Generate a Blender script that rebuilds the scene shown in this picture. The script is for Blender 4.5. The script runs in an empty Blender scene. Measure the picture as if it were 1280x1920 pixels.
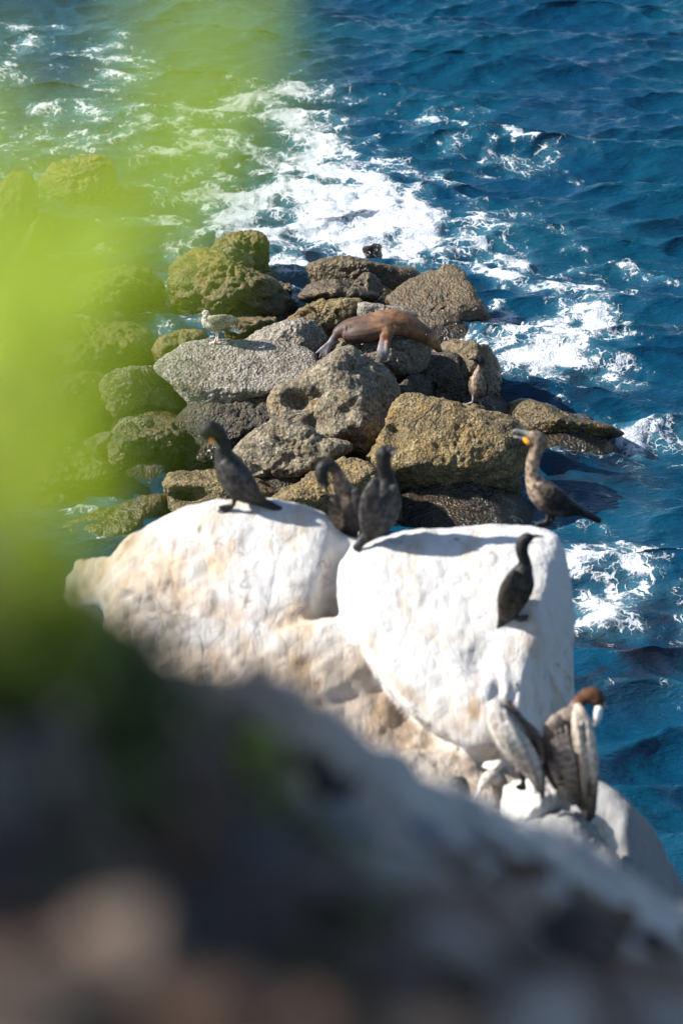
import bpy, bmesh, math, random
import numpy as np
from mathutils import Vector, Quaternion, kdtree
from mathutils.bvhtree import BVHTree

# ------------------------------------------------------------------ camera, sky, sun, exposure
SC = bpy.context.scene
COL = SC.collection
CAM_Z, PITCH, LENS = 11.0, math.radians(25.0), 85.0
FPX = 1920.0 * LENS / 36.0            # focal length in photograph pixels
SUN_EL, SUN_AZ = math.radians(37.0), math.radians(-89.0)   # azimuth from +Y (away), negative = left

cam_d = bpy.data.cameras.new('camera')
cam = bpy.data.objects.new('camera', cam_d)
COL.objects.link(cam)
cam.location = (0, 0, CAM_Z)
cam.rotation_euler = (math.radians(90) - PITCH, 0, 0)
cam_d.sensor_fit = 'VERTICAL'
cam_d.sensor_height = 36.0
cam_d.sensor_width = 24.0
cam_d.lens = LENS
cam_d.clip_start = 0.05
cam_d.clip_end = 9000
cam_d.dof.use_dof = True
cam_d.dof.focus_distance = 27.3
cam_d.dof.aperture_fstop = LENS / 50.0
SC.camera = cam

W = bpy.data.worlds.new('World')
SC.world = W
W.use_nodes = True
wn = W.node_tree
sky = wn.nodes.new('ShaderNodeTexSky')
sky.sky_type = 'NISHITA'
sky.sun_disc = False
sky.sun_elevation = SUN_EL
sky.sun_rotation = SUN_AZ
sky.air_density = 1.0
sky.dust_density = 0.6
sky.ozone_density = 2.5
bg = wn.nodes['Background']
bg.inputs['Strength'].default_value = 0.085
wn.links.new(sky.outputs['Color'], bg.inputs['Color'])

sun_d = bpy.data.lights.new('sun', 'SUN')
sun_d.energy = 5.0
sun_d.angle = math.radians(0.5)
sun_d.color = (1.0, 0.965, 0.90)
sun = bpy.data.objects.new('sun', sun_d)
COL.objects.link(sun)
TO_SUN = Vector((math.sin(SUN_AZ) * math.cos(SUN_EL), math.cos(SUN_AZ) * math.cos(SUN_EL), math.sin(SUN_EL)))
sun.rotation_euler = TO_SUN.to_track_quat('Z', 'Y').to_euler()
sun.location = (-30, 0, 40)

SC.view_settings.view_transform = 'Standard'
SC.view_settings.look = 'None'
SC.view_settings.exposure = 1.08
SC.view_settings.gamma = 1.0
SC.render.engine = 'CYCLES'
SC.cycles.use_denoising = True
SC.cycles.max_bounces = 5
SC.cycles.diffuse_bounces = 3
SC.cycles.glossy_bounces = 2
SC.cycles.transmission_bounces = 3
SC.cycles.use_adaptive_sampling = True
SC.cycles.adaptive_threshold = 0.02
SC.cycles.sample_clamp_indirect = 4.0

# ------------------------------------------------------------------ helpers
CT, ST = math.cos(PITCH), math.sin(PITCH)
CAMP = np.array([0.0, 0.0, CAM_Z])

def ray(px, py):
    a = (px - 640.0) / FPX; b = (960.0 - py) / FPX
    return np.array([a, CT + b * ST, -ST + b * CT])          # unit depth along the optical axis

def at_z(px, py, z):
    d = ray(px, py); return CAMP + d * ((z - CAM_Z) / d[2])

def at_y(px, py, y):
    d = ray(px, py); return CAMP + d * (y / d[1])

def at_dist(px, py, dist):
    d = ray(px, py); return CAMP + d / np.linalg.norm(d) * dist

def to_px(p):
    p = np.asarray(p, float) - CAMP
    dep = p[..., 1] * CT - p[..., 2] * ST
    up = p[..., 1] * ST + p[..., 2] * CT
    return 640 + p[..., 0] / dep * FPX, 960 - up / dep * FPX

_perm = np.random.RandomState(7).permutation(256)
_perm = np.concatenate([_perm, _perm, _perm])
_grad = np.random.RandomState(11).normal(size=(256, 3))
_grad /= np.linalg.norm(_grad, axis=1)[:, None]

def perlin(p):
    i = np.floor(p).astype(int); f = p - i; i &= 255
    u = f * f * f * (f * (f * 6 - 15) + 10)
    out = 0
    for dx in (0, 1):
        for dy in (0, 1):
            for dz in (0, 1):
                h = _perm[_perm[_perm[(i[:, 0] + dx) & 255] + ((i[:, 1] + dy) & 255)] + ((i[:, 2] + dz) & 255)]
                g = _grad[h]
                d = g[:, 0] * (f[:, 0] - dx) + g[:, 1] * (f[:, 1] - dy) + g[:, 2] * (f[:, 2] - dz)
                w = (u[:, 0] if dx else 1 - u[:, 0]) * (u[:, 1] if dy else 1 - u[:, 1]) * (u[:, 2] if dz else 1 - u[:, 2])
                out = out + w * d
    return out * 1.5

def fbm(p, octaves=4, lac=2.03, gain=0.5, ridged=False):
    s = 0; a = 1.0; q = np.array(p, float)
    for _ in range(octaves):
        n = perlin(q)
        s = s + a * ((1 - 2 * np.abs(n)) if ridged else n)
        q = q * lac + 17.3; a *= gain
    return s

def sstep(a, b, x):
    t = np.clip((x - a) / (b - a), 0, 1); return t * t * (3 - 2 * t)

def mesh_from(name, v, faces, smooth=True):
    me = bpy.data.meshes.new(name)
    v = np.asarray(v, np.float32)
    if isinstance(faces, np.ndarray):
        n, k = faces.shape
        me.vertices.add(len(v)); me.vertices.foreach_set('co', v.ravel())
        me.loops.add(n * k); me.loops.foreach_set('vertex_index', faces.astype(np.int32).ravel())
        me.polygons.add(n)
        me.polygons.foreach_set('loop_start', np.arange(0, n * k, k, dtype=np.int32))
        me.polygons.foreach_set('loop_total', np.full(n, k, np.int32))
        me.update(calc_edges=True)
    else:
        me.from_pydata(v.tolist(), [], faces); me.update()
    if smooth:
        me.polygons.foreach_set('use_smooth', np.ones(len(me.polygons), bool))
    return me

def add_obj(name, me, mat, parent=None, label=None, cat=None, group=None, kind=None, loc=None):
    o = bpy.data.objects.new(name, me)
    COL.objects.link(o)
    if me is not None and mat is not None and not me.materials:
        me.materials.append(mat)
    if parent is not None: o.parent = parent
    if label: o['label'] = label
    if cat: o['category'] = cat
    if group: o['group'] = group
    if kind: o['kind'] = kind
    if loc is not None: o.location = loc
    return o

def set_attr(me, name, vals):
    a = me.attributes.new(name, 'FLOAT', 'POINT')
    a.data.foreach_set('value', np.asarray(vals, np.float32))

def set_col(me, name, cols):
    a = me.color_attributes.new(name, 'FLOAT_COLOR', 'POINT')
    c = np.ones((len(cols), 4), np.float32); c[:, :3] = cols
    a.data.foreach_set('color', c.ravel())

# ------------------------------------------------------------------ materials
class NT:
    def __init__(self, name):
        self.m = bpy.data.materials.new(name); self.m.use_nodes = True
        self.t = self.m.node_tree
        self.b = self.t.nodes['Principled BSDF']; self.out = self.t.nodes['Material Output']
    def n(self, typ, **kw):
        x = self.t.nodes.new(typ)
        for k, v in kw.items():
            if k in x.inputs.keys(): self.put(x.inputs[k], v)
            else: setattr(x, k, v)
        return x
    def put(self, sock, v):
        if hasattr(v, 'is_output') or isinstance(v, bpy.types.NodeSocket): self.t.links.new(v, sock)
        else: sock.default_value = v
    def math(self, op, a, b=None, clamp=False):
        x = self.t.nodes.new('ShaderNodeMath'); x.operation = op; x.use_clamp = clamp
        self.put(x.inputs[0], a)
        if b is not None: self.put(x.inputs[1], b)
        return x.outputs[0]
    def mr(self, v, a, b, c=0.0, d=1.0):
        x = self.t.nodes.new('ShaderNodeMapRange'); x.interpolation_type = 'SMOOTHSTEP'
        for i, q in enumerate((v, a, b, c, d)): self.put(x.inputs[i], q)
        return x.outputs[0]
    def mix(self, f, a, b, mode='MIX'):
        x = self.t.nodes.new('ShaderNodeMix'); x.data_type = 'RGBA'; x.blend_type = mode
        self.put(x.inputs[0], f)
        for s, v in ((6, a), (7, b)):
            self.put(x.inputs[s], (*v, 1.0) if isinstance(v, tuple) and len(v) == 3 else v)
        return x.outputs[2]
    def noise(self, vec, scale, detail=5.0, rough=0.55, dist=0.0):
        x = self.t.nodes.new('ShaderNodeTexNoise')
        if vec is not None: self.put(x.inputs['Vector'], vec)
        x.inputs['Scale'].default_value = scale; x.inputs['Detail'].default_value = detail
        x.inputs['Roughness'].default_value = rough; x.inputs['Distortion'].default_value = dist
        return x.outputs[0]
    def voro(self, vec, scale, feature='F1'):
        x = self.t.nodes.new('ShaderNodeTexVoronoi'); x.feature = feature
        if vec is not None: self.put(x.inputs['Vector'], vec)
        x.inputs['Scale'].default_value = scale
        return x.outputs['Distance']
    def pos(self):
        return self.t.nodes.new('ShaderNodeNewGeometry').outputs['Position']
    def z(self):
        s = self.t.nodes.new('ShaderNodeSeparateXYZ'); self.put(s.inputs[0], self.pos()); return s.outputs[2]
    def attr(self, name, out='Fac'):
        a = self.t.nodes.new('ShaderNodeAttribute'); a.attribute_name = name; return a.outputs[out]
    def bump(self, h, strength, dist, prev=None):
        b = self.t.nodes.new('ShaderNodeBump')
        b.inputs['Strength'].default_value = strength; b.inputs['Distance'].default_value = dist
        self.put(b.inputs['Height'], h)
        if prev is not None: self.put(b.inputs['Normal'], prev)
        return b.outputs[0]

def shore_rock(name, ca, cb, cc, wet=(0.15, 0.55), barn=0.5, gloss=0.3, fine=38.0, ochre=0.4, bumpd=0.055, spec=0.5):
    t = NT(name); p = t.pos()
    n1 = t.noise(p, 2.4, 4, 0.6, 0.5); n2 = t.noise(p, 7.5, 5, 0.65, 0.3); n3 = t.noise(p, fine, 3, 0.75)
    v = t.voro(p, fine * 0.75)
    c = t.mix(t.mr(n1, 0.40, 0.60), ca, cb)
    c = t.mix(t.mr(n2, 0.50, 0.62), c, cc)
    n4 = t.noise(p, 3.3, 4, 0.6, 0.9)
    c = t.mix(t.math('MULTIPLY', t.mr(n4, 0.52, 0.66), ochre), c, (0.30, 0.17, 0.045))
    c = t.mix(t.math('MULTIPLY', t.mr(n2, 0.46, 0.34), 0.65), c, (0.045, 0.038, 0.028))
    c = t.mix(t.mr(n3, 0.62, 0.38, 0.0, 0.75), c, (0.035, 0.03, 0.02))
    wv = t.n('ShaderNodeVectorMath', operation='ADD'); t.put(wv.inputs[0], p)
    wn_ = t.n('ShaderNodeTexNoise'); wn_.inputs['Scale'].default_value = 2.2; t.put(wn_.inputs['Vector'], p)
    t.put(wv.inputs[1], wn_.outputs['Color'])
    ck = t.math('MULTIPLY', t.mr(t.voro(wv.outputs[0], 1.7, 'DISTANCE_TO_EDGE'), 0.035, 0.004), t.mr(n1, 0.45, 0.6))
    c = t.mix(t.math('MULTIPLY', ck, 0.3), c, (0.02, 0.017, 0.012))
    spk = t.mr(v, 0.26, 0.08)
    c = t.mix(t.math('MULTIPLY', t.math('MULTIPLY', spk, t.mr(n1, 0.35, 0.6)), barn * 0.7), c, (0.50, 0.47, 0.40))
    zz = t.math('ADD', t.z(), t.math('MULTIPLY', t.math('SUBTRACT', n1, 0.5), 0.7))
    w = t.mr(zz, wet[1], wet[0])
    c = t.mix(t.math('MULTIPLY', w, 0.8), c, t.mix(1.0, c, (0.25, 0.2, 0.15), 'MULTIPLY'))
    t.put(t.b.inputs['Base Color'], c)
    t.put(t.b.inputs['Roughness'], t.math('SUBTRACT', 0.9, t.math('MULTIPLY', w, 0.9 - gloss)))
    h = t.math('ADD', t.math('MULTIPLY', n2, 1.0), t.math('ADD', t.math('MULTIPLY', n3, 0.5), t.math('MULTIPLY', v, -0.45)))
    h = t.math('SUBTRACT', h, t.math('MULTIPLY', ck, 0.4))
    t.put(t.b.inputs['Normal'], t.bump(h, 1.0, bumpd))
    return t.m

def white_rock(name, stains=(), sandy=False, base=(0.52, 0.50, 0.475), tan=(0.40, 0.29, 0.17), tan_amt=0.8, grey=(0.34, 0.325, 0.31)):
    t = NT(name); p = t.pos()
    mp = t.n('ShaderNodeMapping'); mp.inputs['Scale'].default_value = (1.0, 0.55, 0.40)
    t.put(mp.inputs['Vector'], p)
    n1 = t.noise(mp.outputs[0], 2.6, 7, 0.62, 0.6); n2 = t.noise(mp.outputs[0], 9.0, 7, 0.66, 0.4); n3 = t.noise(p, 55, 4, 0.7)
    n4 = t.noise(mp.outputs[0], 4.1, 6, 0.6, 0.8)
    c = t.mix(t.math('MULTIPLY', t.mr(n1, 0.50, 0.72), tan_amt), base, tan)
    c = t.mix(t.math('MULTIPLY', t.mr(n4, 0.52, 0.70), 0.45), c, grey)
    c = t.mix(t.math('MULTIPLY', t.mr(n2, 0.56, 0.70), 0.6), c, (0.32, 0.25, 0.17))
    c = t.mix(t.math('MULTIPLY', t.mr(n3, 0.62, 0.74), 0.5), c, (0.28, 0.24, 0.2))
    for (sp, sr, scol) in stains:
        vd = t.n('ShaderNodeVectorMath', operation='DISTANCE'); t.put(vd.inputs[0], p); vd.inputs[1].default_value = tuple(sp)
        dn = t.math('ADD', t.math('DIVIDE', vd.outputs['Value'], sr), t.math('MULTIPLY', t.math('SUBTRACT', n2, 0.5), 2.2))
        c = t.mix(t.math('MULTIPLY', t.mr(dn, 1.1, 0.35), 0.8), c, scol)
    st = t.n('ShaderNodeMapping'); st.inputs['Scale'].default_value = (7.0, 1.2, 1.2); t.put(st.inputs['Vector'], p)
    n7 = t.noise(st.outputs[0], 2.2, 5, 0.7, 0.5)
    c = t.mix(t.math('MULTIPLY', t.mr(n7, 0.54, 0.70), 0.42), c, (0.36, 0.33, 0.31))
    wv = t.n('ShaderNodeVectorMath', operation='ADD'); t.put(wv.inputs[0], mp.outputs[0])
    wn_ = t.n('ShaderNodeTexNoise'); wn_.inputs['Scale'].default_value = 3.0; t.put(wn_.inputs['Vector'], p); t.put(wv.inputs[1], wn_.outputs['Color'])
    ck = t.math('MULTIPLY', t.mr(t.voro(wv.outputs[0], 2.3, 'DISTANCE_TO_EDGE'), 0.022, 0.003), t.mr(n4, 0.48, 0.60))
    c = t.mix(t.math('MULTIPLY', ck, 0.75), c, (0.16, 0.12, 0.09))
    if sandy:
        sd = t.math('MULTIPLY', t.attr('sand'), t.mr(n1, 0.34, 0.64, 1.0, 0.5))
        sc = t.mix(t.mr(n4, 0.4, 0.6), (0.27, 0.18, 0.10), (0.36, 0.28, 0.20))
        sc = t.mix(t.math('MULTIPLY', t.mr(n2, 0.55, 0.65), 0.7), sc, (0.15, 0.10, 0.06))
        c = t.mix(sd, c, sc)
    t.put(t.b.inputs['Base Color'], c)
    t.b.inputs['Roughness'].default_value = 0.9
    v = t.voro(mp.outputs[0], 7.0, 'DISTANCE_TO_EDGE')
    h = t.math('ADD', t.math('MULTIPLY', n2, 1.0), t.math('ADD', t.math('MULTIPLY', n3, 0.2), t.math('MULTIPLY', t.mr(v, 0.0, 0.06), 0.10)))
    h = t.math('ADD', h, t.math('MULTIPLY', n7, 0.5))
    t.put(t.b.inputs['Normal'], t.bump(h, 0.6, 0.03))
    return t.m

M = {}
M['grey'] = shore_rock('barnacled_grey_rock', (0.27, 0.225, 0.155), (0.20, 0.16, 0.10), (0.33, 0.285, 0.215), wet=(0.1, 0.4), barn=0.8, ochre=0.25)
M['palegrey'] = shore_rock('pale_grey_rock', (0.36, 0.315, 0.25), (0.28, 0.24, 0.18), (0.42, 0.38, 0.32), wet=(0.1, 0.4), barn=0.8, ochre=0.1)
M['brown'] = shore_rock('brown_algae_rock', (0.28, 0.19, 0.065), (0.165, 0.115, 0.04), (0.34, 0.255, 0.12), wet=(0.05, 0.5), barn=0.8, ochre=0.6)
M['olive'] = shore_rock('olive_algae_rock', (0.25, 0.17, 0.035), (0.15, 0.12, 0.03), (0.28, 0.19, 0.055), wet=(0.0, 1.0), barn=0.35, gloss=0.2, ochre=0.8, bumpd=0.03)
M['wetbrown'] = shore_rock('wet_brown_rock', (0.23, 0.16, 0.07), (0.15, 0.105, 0.045), (0.28, 0.205, 0.10), wet=(0.0, 1.1), barn=0.4, gloss=0.22, ochre=0.6, bumpd=0.03)
M['smoothgrey'] = shore_rock('smooth_grey_rock', (0.25, 0.205, 0.135), (0.18, 0.14, 0.085), (0.31, 0.265, 0.19), wet=(0.1, 0.4), barn=0.4, ochre=0.35, bumpd=0.035, fine=30)
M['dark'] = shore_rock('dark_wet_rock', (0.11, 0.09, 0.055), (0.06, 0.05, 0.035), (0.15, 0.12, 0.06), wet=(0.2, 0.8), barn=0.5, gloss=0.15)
TAN = (0.40, 0.25, 0.11)
M['white'] = white_rock('guano_white_rock')
M['headland'] = white_rock('headland_guano_rock', sandy=True, stains=[(at_z(900, 1235, 3.72), 0.16, TAN), (at_z(880, 1330, 3.45), 0.14, TAN), (at_z(410, 1035, 4.0), 0.20, (0.48, 0.34, 0.20)), (at_z(300, 1050, 3.95), 0.22, (0.50, 0.38, 0.24)),
                                                   (at_z(560, 1180, 3.6), 0.25, (0.46, 0.34, 0.22)), (at_z(930, 1400, 3.3), 0.25, (0.42, 0.31, 0.2))])
M['whitetan'] = white_rock('guano_tan_rock', base=(0.55, 0.49, 0.41), tan_amt=0.9)
M['ledge'] = white_rock('sandy_ledge', base=(0.55, 0.46, 0.34), tan=(0.36, 0.25, 0.14), tan_amt=0.9, grey=(0.66, 0.63, 0.58))
M['shadegrey'] = white_rock('shaded_grey_rock', base=(0.19, 0.188, 0.186), tan=(0.08, 0.077, 0.074), tan_amt=0.95, grey=(0.25, 0.25, 0.25))  # grey rock with its shade put into a lowered base colour

# ------------------------------------------------------------------ sea
def build_sea():
    N, L = 1024, 42.0
    rs = np.random.RandomState(5)
    k1 = 2 * np.pi * np.fft.fftfreq(N, L / N)
    kx, ky = np.meshgrid(k1, k1)
    k = np.hypot(kx, ky); k[0, 0] = 1
    def spec(lam, width, dirv, spread, hs, tail=0.0):
        kp = 2 * np.pi / lam
        s = np.exp(-(np.log(k / kp) / width) ** 2)
        if tail: s = np.where(k > kp, np.maximum(s, tail * (k / kp) ** -3.3), s)
        d = (kx * dirv[0] + ky * dirv[1]) / k / math.hypot(*dirv)
        s = s * (0.06 + np.abs(d) ** spread)
        s[0, 0] = 0
        h = (rs.normal(size=(N, N)) + 1j * rs.normal(size=(N, N))) * s
        r = np.fft.ifft2(h).real
        return h * (hs / r.std())
    H = spec(2.4, 0.45, (0.25, 1.0), 8, 0.066, 0.30) + spec(6.0, 0.35, (-0.25, 1.0), 6, 0.085) + spec(0.9, 0.5, (-0.2, 1.0), 4, 0.031, 0.5) + spec(0.36, 0.4, (0.15, 1.0), 2.5, 0.0125, 0.5)
    hz = np.fft.ifft2(H).real
    ch = 1.0
    dx = np.fft.ifft2(1j * kx / k * H).real * ch
    dy = np.fft.ifft2(1j * ky / k * H).real * ch
    nx, ny, y0, sp = 451, 876, 15.0, L / N
    X = (np.arange(nx) - (nx - 1) / 2) * sp
    Y = y0 + np.arange(ny) * sp
    gx, gy = np.meshgrid(X, Y)
    ix = (np.arange(nx) % N); iy = (np.arange(ny) % N)
    sub = np.ix_(iy, ix)
    hz, dx, dy = hz[sub], dx[sub], dy[sub]
    # foam strokes, traced as places on the water: (pixel polyline, radius in metres, density)
    S = [
        ([(395, 215), (450, 192), (520, 182), (575, 178)], 0.55, 0.95), ([(520, 195), (560, 240), (610, 280), (660, 305), (715, 335)], 0.50, 0.85),
        ([(560, 300), (620, 330), (690, 345), (745, 385), (790, 430)], 0.75, 1.0), ([(480, 380), (560, 370), (650, 385), (720, 410), (790, 445)], 0.95, 1.05),
        ([(440, 420), (540, 425), (640, 430), (720, 445), (770, 455)], 0.85, 1.0), ([(540, 470), (600, 465), (670, 470)], 0.5, 0.75),
        ([(250, 200), (330, 215), (400, 205)], 0.45, 0.6), ([(60, 215), (140, 205), (250, 230), (330, 240)], 0.6, 0.6), ([(370, 250), (420, 300), (430, 350), (380, 390)], 0.75, 0.7),
        ([(0, 55), (60, 75), (120, 95), (190, 110), (300, 135)], 0.55, 0.5), ([(190, 75), (260, 105), (230, 140)], 0.5, 0.5),
        ([(90, 290), (180, 285), (260, 300)], 0.5, 0.55), ([(360, 330), (470, 310), (520, 330)], 0.6, 0.6), ([(60, 330), (110, 340)], 0.5, 0.6),
        ([(820, 205), (835, 235), (880, 262), (960, 268), (1005, 285)], 0.30, 0.75), ([(840, 215), (930, 235), (985, 240)], 0.22, 0.5), ([(880, 270), (920, 300), (985, 300)], 0.3, 0.65),
        ([(1010, 290), (1060, 280), (1090, 300)], 0.25, 0.4), ([(700, 215), (760, 195), (830, 200)], 0.2, 0.35), ([(1085, 320), (1110, 340)], 0.2, 0.35),
        ([(820, 460), (880, 445), (940, 465), (985, 490), (960, 515), (890, 505)], 0.28, 0.85), ([(860, 440), (930, 440)], 0.3, 0.6), ([(800, 480), (840, 470)], 0.45, 0.9), ([(930, 520), (940, 560), (950, 600)], 0.12, 0.6),
        ([(985, 515), (1035, 530), (1085, 535)], 0.16, 0.7), ([(1050, 495), (1110, 480), (1180, 500), (1270, 520)], 0.16, 0.5), ([(1085, 530), (1110, 560), (1125, 600), (1110, 650), (1080, 690)], 0.35, 0.85),
        ([(940, 655), (985, 635), (1040, 615), (1090, 600)], 0.32, 0.95), ([(980, 680), (1030, 665), (1080, 640)], 0.55, 0.95), ([(960, 650), (1000, 690), (1050, 715)], 0.3, 0.8), ([(1130, 530), (1160, 560), (1140, 600)], 0.2, 0.5),
        ([(1110, 750), (1140, 775)], 0.12, 0.4), ([(1170, 800), (1230, 780), (1280, 770)], 0.3, 0.6), ([(1200, 820), (1280, 830)], 0.25, 0.45), ([(1190, 700), (1215, 720)], 0.1, 0.4),
        ([(1075, 1035), (1140, 1030), (1200, 1050), (1280, 1060)], 0.25, 0.7), ([(1090, 1090), (1150, 1085), (1190, 1110)], 0.38, 0.95), ([(1085, 1130), (1130, 1140), (1120, 1160)], 0.35, 0.95), ([(1180, 1075), (1260, 1080), (1280, 1100)], 0.2, 0.6), ([(1230, 1160), (1280, 1190)], 0.2, 0.5), ([(1075, 1060), (1100, 1080)], 0.3, 0.8),
        ([(925, 560), (935, 610), (930, 650)], 0.14, 0.8), ([(965, 720), (1000, 740), (1060, 750)], 0.16, 0.5), ([(975, 870), (985, 930), (970, 975)], 0.10, 0.45), ([(1165, 815), (1120, 850), (1040, 860)], 0.10, 0.6),
        ([(330, 590), (300, 640), (250, 670)], 0.2, 0.55), ([(380, 600), (420, 620), (440, 645)], 0.12, 0.6), ([(540, 540), (560, 560), (545, 575)], 0.14, 0.6), ([(500, 500), (530, 515), (560, 500)], 0.4, 0.8), ([(740, 480), (800, 490), (830, 485)], 0.35, 0.8),
        ([(0, 130), (90, 150), (180, 165), (270, 160)], 0.5, 0.5), ([(30, 260), (120, 250), (200, 262), (300, 285), (360, 300)], 0.6, 0.62), ([(420, 250), (480, 290), (540, 320)], 0.5, 0.7), ([(380, 430), (430, 410), (470, 440)], 0.4, 0.7),
        ([(1160, 1300), (1280, 1310)], 0.15, 0.42), ([(1040, 960), (1110, 955), (1135, 965)], 0.12, 0.5),
        ([(110, 480), (190, 470), (250, 480)], 0.35, 0.5), ([(40, 700), (10, 720)], 0.3, 0.5), ([(210, 945), (250, 935)], 0.12, 0.7), ([(110, 970), (170, 962)], 0.12, 0.7), ([(120, 560), (180, 555)], 0.3, 0.5), ([(300, 470), (350, 480)], 0.25, 0.6), ([(0, 460), (30, 440)], 0.3, 0.5),
    ]
    P2 = np.stack([gx.ravel(), gy.ravel(), np.zeros(gx.size)], 1)
    wv = np.stack([perlin(P2 * 0.9), perlin(P2 * 0.9 + 31.7)], 1) * 0.35 + np.stack([perlin(P2 * 2.7 + 5), perlin(P2 * 2.7 + 77)], 1) * 0.14
    q = P2[:, :2] + wv
    foam = np.zeros(len(q))
    for pl, r, den in S:
        w = [at_z(a, b, 0.0)[:2] for a, b in pl]
        dmin = np.full(len(q), 1e9)
        for a, b in zip(w[:-1], w[1:]):
            ab = b - a; tt = np.clip(((q - a) @ ab) / (ab @ ab), 0, 1)
            dmin = np.minimum(dmin, np.linalg.norm(q - a - tt[:, None] * ab, axis=1))
        foam = np.maximum(foam, den * (1 - sstep(0.15, 1.35, dmin / r)))
        foam = np.maximum(foam, den * 0.66 * (1 - sstep(0.3, 3.2, dmin / r)))
    brk = fbm(P2 * np.array([1.6, 1.6, 1]), 4)
    foam = np.clip(foam + np.where(foam > 0.02, brk * 0.5, 0), 0, 1.15)
    # wash where rock meets water
    wl = []
    for ob, bv, C, wid in SHORE:
        co = np.empty(len(ob.data.vertices) * 3, np.float32); ob.data.vertices.foreach_get('co', co); co = co.reshape(-1, 3) + C
        wl.append(co[np.abs(co[:, 2]) < 0.08][::3, :2])
    wl = np.vstack(wl); kd = kdtree.KDTree(len(wl))
    for i, a in enumerate(wl): kd.insert((a[0], a[1], 0), i)
    kd.balance()
    lo, hi = wl.min(0) - 1.2, wl.max(0) + 1.2
    near = np.nonzero((P2[:, 0] > lo[0]) & (P2[:, 0] < hi[0]) & (P2[:, 1] > lo[1]) & (P2[:, 1] < hi[1]))[0]
    dist = np.array([kd.find((a[0], a[1], 0))[2] for a in q[near]])
    patch = np.clip(0.55 + 0.9 * fbm(P2[near] * 0.7 + 3, 2), 0, 1)
    foam[near] = np.maximum(foam[near], 0.85 * np.exp(-dist / 0.22) * patch + np.where(dist < 1.0, 0.1 * brk[near], 0))
    # reef showing through shallow water near the rocks
    sh = np.zeros(len(q))
    for (a, b), r in [((1010, 720), 1.0), ((1120, 860), 0.9), ((1180, 1190), 1.3), ((1130, 1230), 1.2), ((1000, 850), 0.8), ((560, 490), 1.2), ((640, 470), 1.0), ((460, 350), 1.4), ((820, 560), 0.9), ((300, 640), 2.5), ((120, 500), 3.0), ((960, 720), 0.7), ((100, 800), 3.0)]:
        c = at_z(a, b, 0)[:2]; sh = np.maximum(sh, 1 - sstep(0.2, 1.2, np.linalg.norm(q - c, axis=1) / r))
    edge = np.minimum.reduce([gx - X[0], X[-1] - gx, gy - Y[0], Y[-1] - gy]).ravel()
    fade = sstep(0, 1.5, edge)
    f2 = sstep(0.25, 1.0, foam)
    z = hz.ravel() * fade * (1 - 0.25 * f2) + f2 * fade * (0.03 + 0.07 * np.abs(fbm(P2 * 2.1, 4)) + 0.02 * fbm(P2 * 9, 2))
    v = np.stack([gx.ravel() + dx.ravel() * fade, gy.ravel() + dy.ravel() * fade, z], 1)
    idx = np.arange(nx * ny).reshape(ny, nx)
    F = np.stack([idx[:-1, :-1], idx[:-1, 1:], idx[1:, 1:], idx[1:, :-1]], -1).reshape(-1, 4)
    # the sheet goes on to the horizon all round
    B = 6000.0
    ring = np.array([[-B, -B, 0], [B, -B, 0], [B, B, 0], [-B, B, 0]])
    o = len(v); c0, c1, c2, c3 = idx[0, 0], idx[0, -1], idx[-1, -1], idx[-1, 0]
    v = np.vstack([v, ring])
    F = np.vstack([F, [[o, o + 1, c1, c0], [o + 1, o + 2, c2, c1], [o + 2, o + 3, c3, c2], [o + 3, o, c0, c3]]])
    me = mesh_from('sea', v, F)
    set_attr(me, 'foam', np.concatenate([foam, np.zeros(4)]))
    set_attr(me, 'shallow', np.concatenate([sh, np.zeros(4)]))
    t = NT('sea_water'); p = t.pos()
    fo = t.attr('foam'); shl = t.attr('shallow')
    warp = t.n('ShaderNodeVectorMath', operation='ADD')
    nz = t.n('ShaderNodeTexNoise'); nz.inputs['Scale'].default_value = 3.0; nz.inputs['Detail'].default_value = 4.0
    t.put(nz.inputs['Vector'], p)
    sc = t.n('ShaderNodeVectorMath', operation='SCALE'); t.put(sc.inputs[0], nz.outputs['Color']); sc.inputs['Scale'].default_value = 0.5
    t.put(warp.inputs[0], p); t.put(warp.inputs[1], sc.outputs[0])
    wp = warp.outputs[0]
    v1 = t.voro(wp, 2.6, 'DISTANCE_TO_EDGE'); v2 = t.voro(wp, 7.0, 'DISTANCE_TO_EDGE')
    n2 = t.noise(p, 13.0, 5, 0.7, 0.5); n3 = t.noise(p, 38.0, 3, 0.7)
    lace = t.math('MAXIMUM', t.mr(v1, 0.10, 0.0), t.math('MULTIPLY', t.mr(v2, 0.12, 0.0), 0.85))
    lace = t.math('MULTIPLY', lace, t.mr(t.noise(p, 4.5, 4, 0.6), 0.35, 0.62))
    n6 = t.noise(wp, 4.2, 6, 0.66, 1.6)
    pat = t.math('ADD', t.math('MULTIPLY', lace, 0.34), t.math('ADD', t.math('MULTIPLY', n6, 0.50), t.math('ADD', t.math('MULTIPLY', n2, 0.35), t.math('MULTIPLY', n3, 0.26))))
    thr = t.math('SUBTRACT', 1.01, t.math('MULTIPLY', fo, 0.64))
    fm = t.mr(t.math('SUBTRACT', pat, thr), -0.02, 0.20)
    fm = t.math('MULTIPLY', fm, t.mr(fo, 0.02, 0.2))
    n5 = t.noise(p, 0.35, 3, 0.5)
    deep = t.mix(t.mr(n5, 0.35, 0.65), (0.0011, 0.031, 0.069), (0.0017, 0.043, 0.076))
    deep = t.mix(t.math('MULTIPLY', shl, t.mr(t.noise(p, 2.0, 4, 0.6, 0.5), 0.35, 0.65)), deep, (0.012, 0.013, 0.022))
    deep = t.mix(t.math('MULTIPLY', t.mr(fo, 0.2, 0.9), 0.55), deep, (0.06, 0.19, 0.25))     # bubbles under the surface
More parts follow.
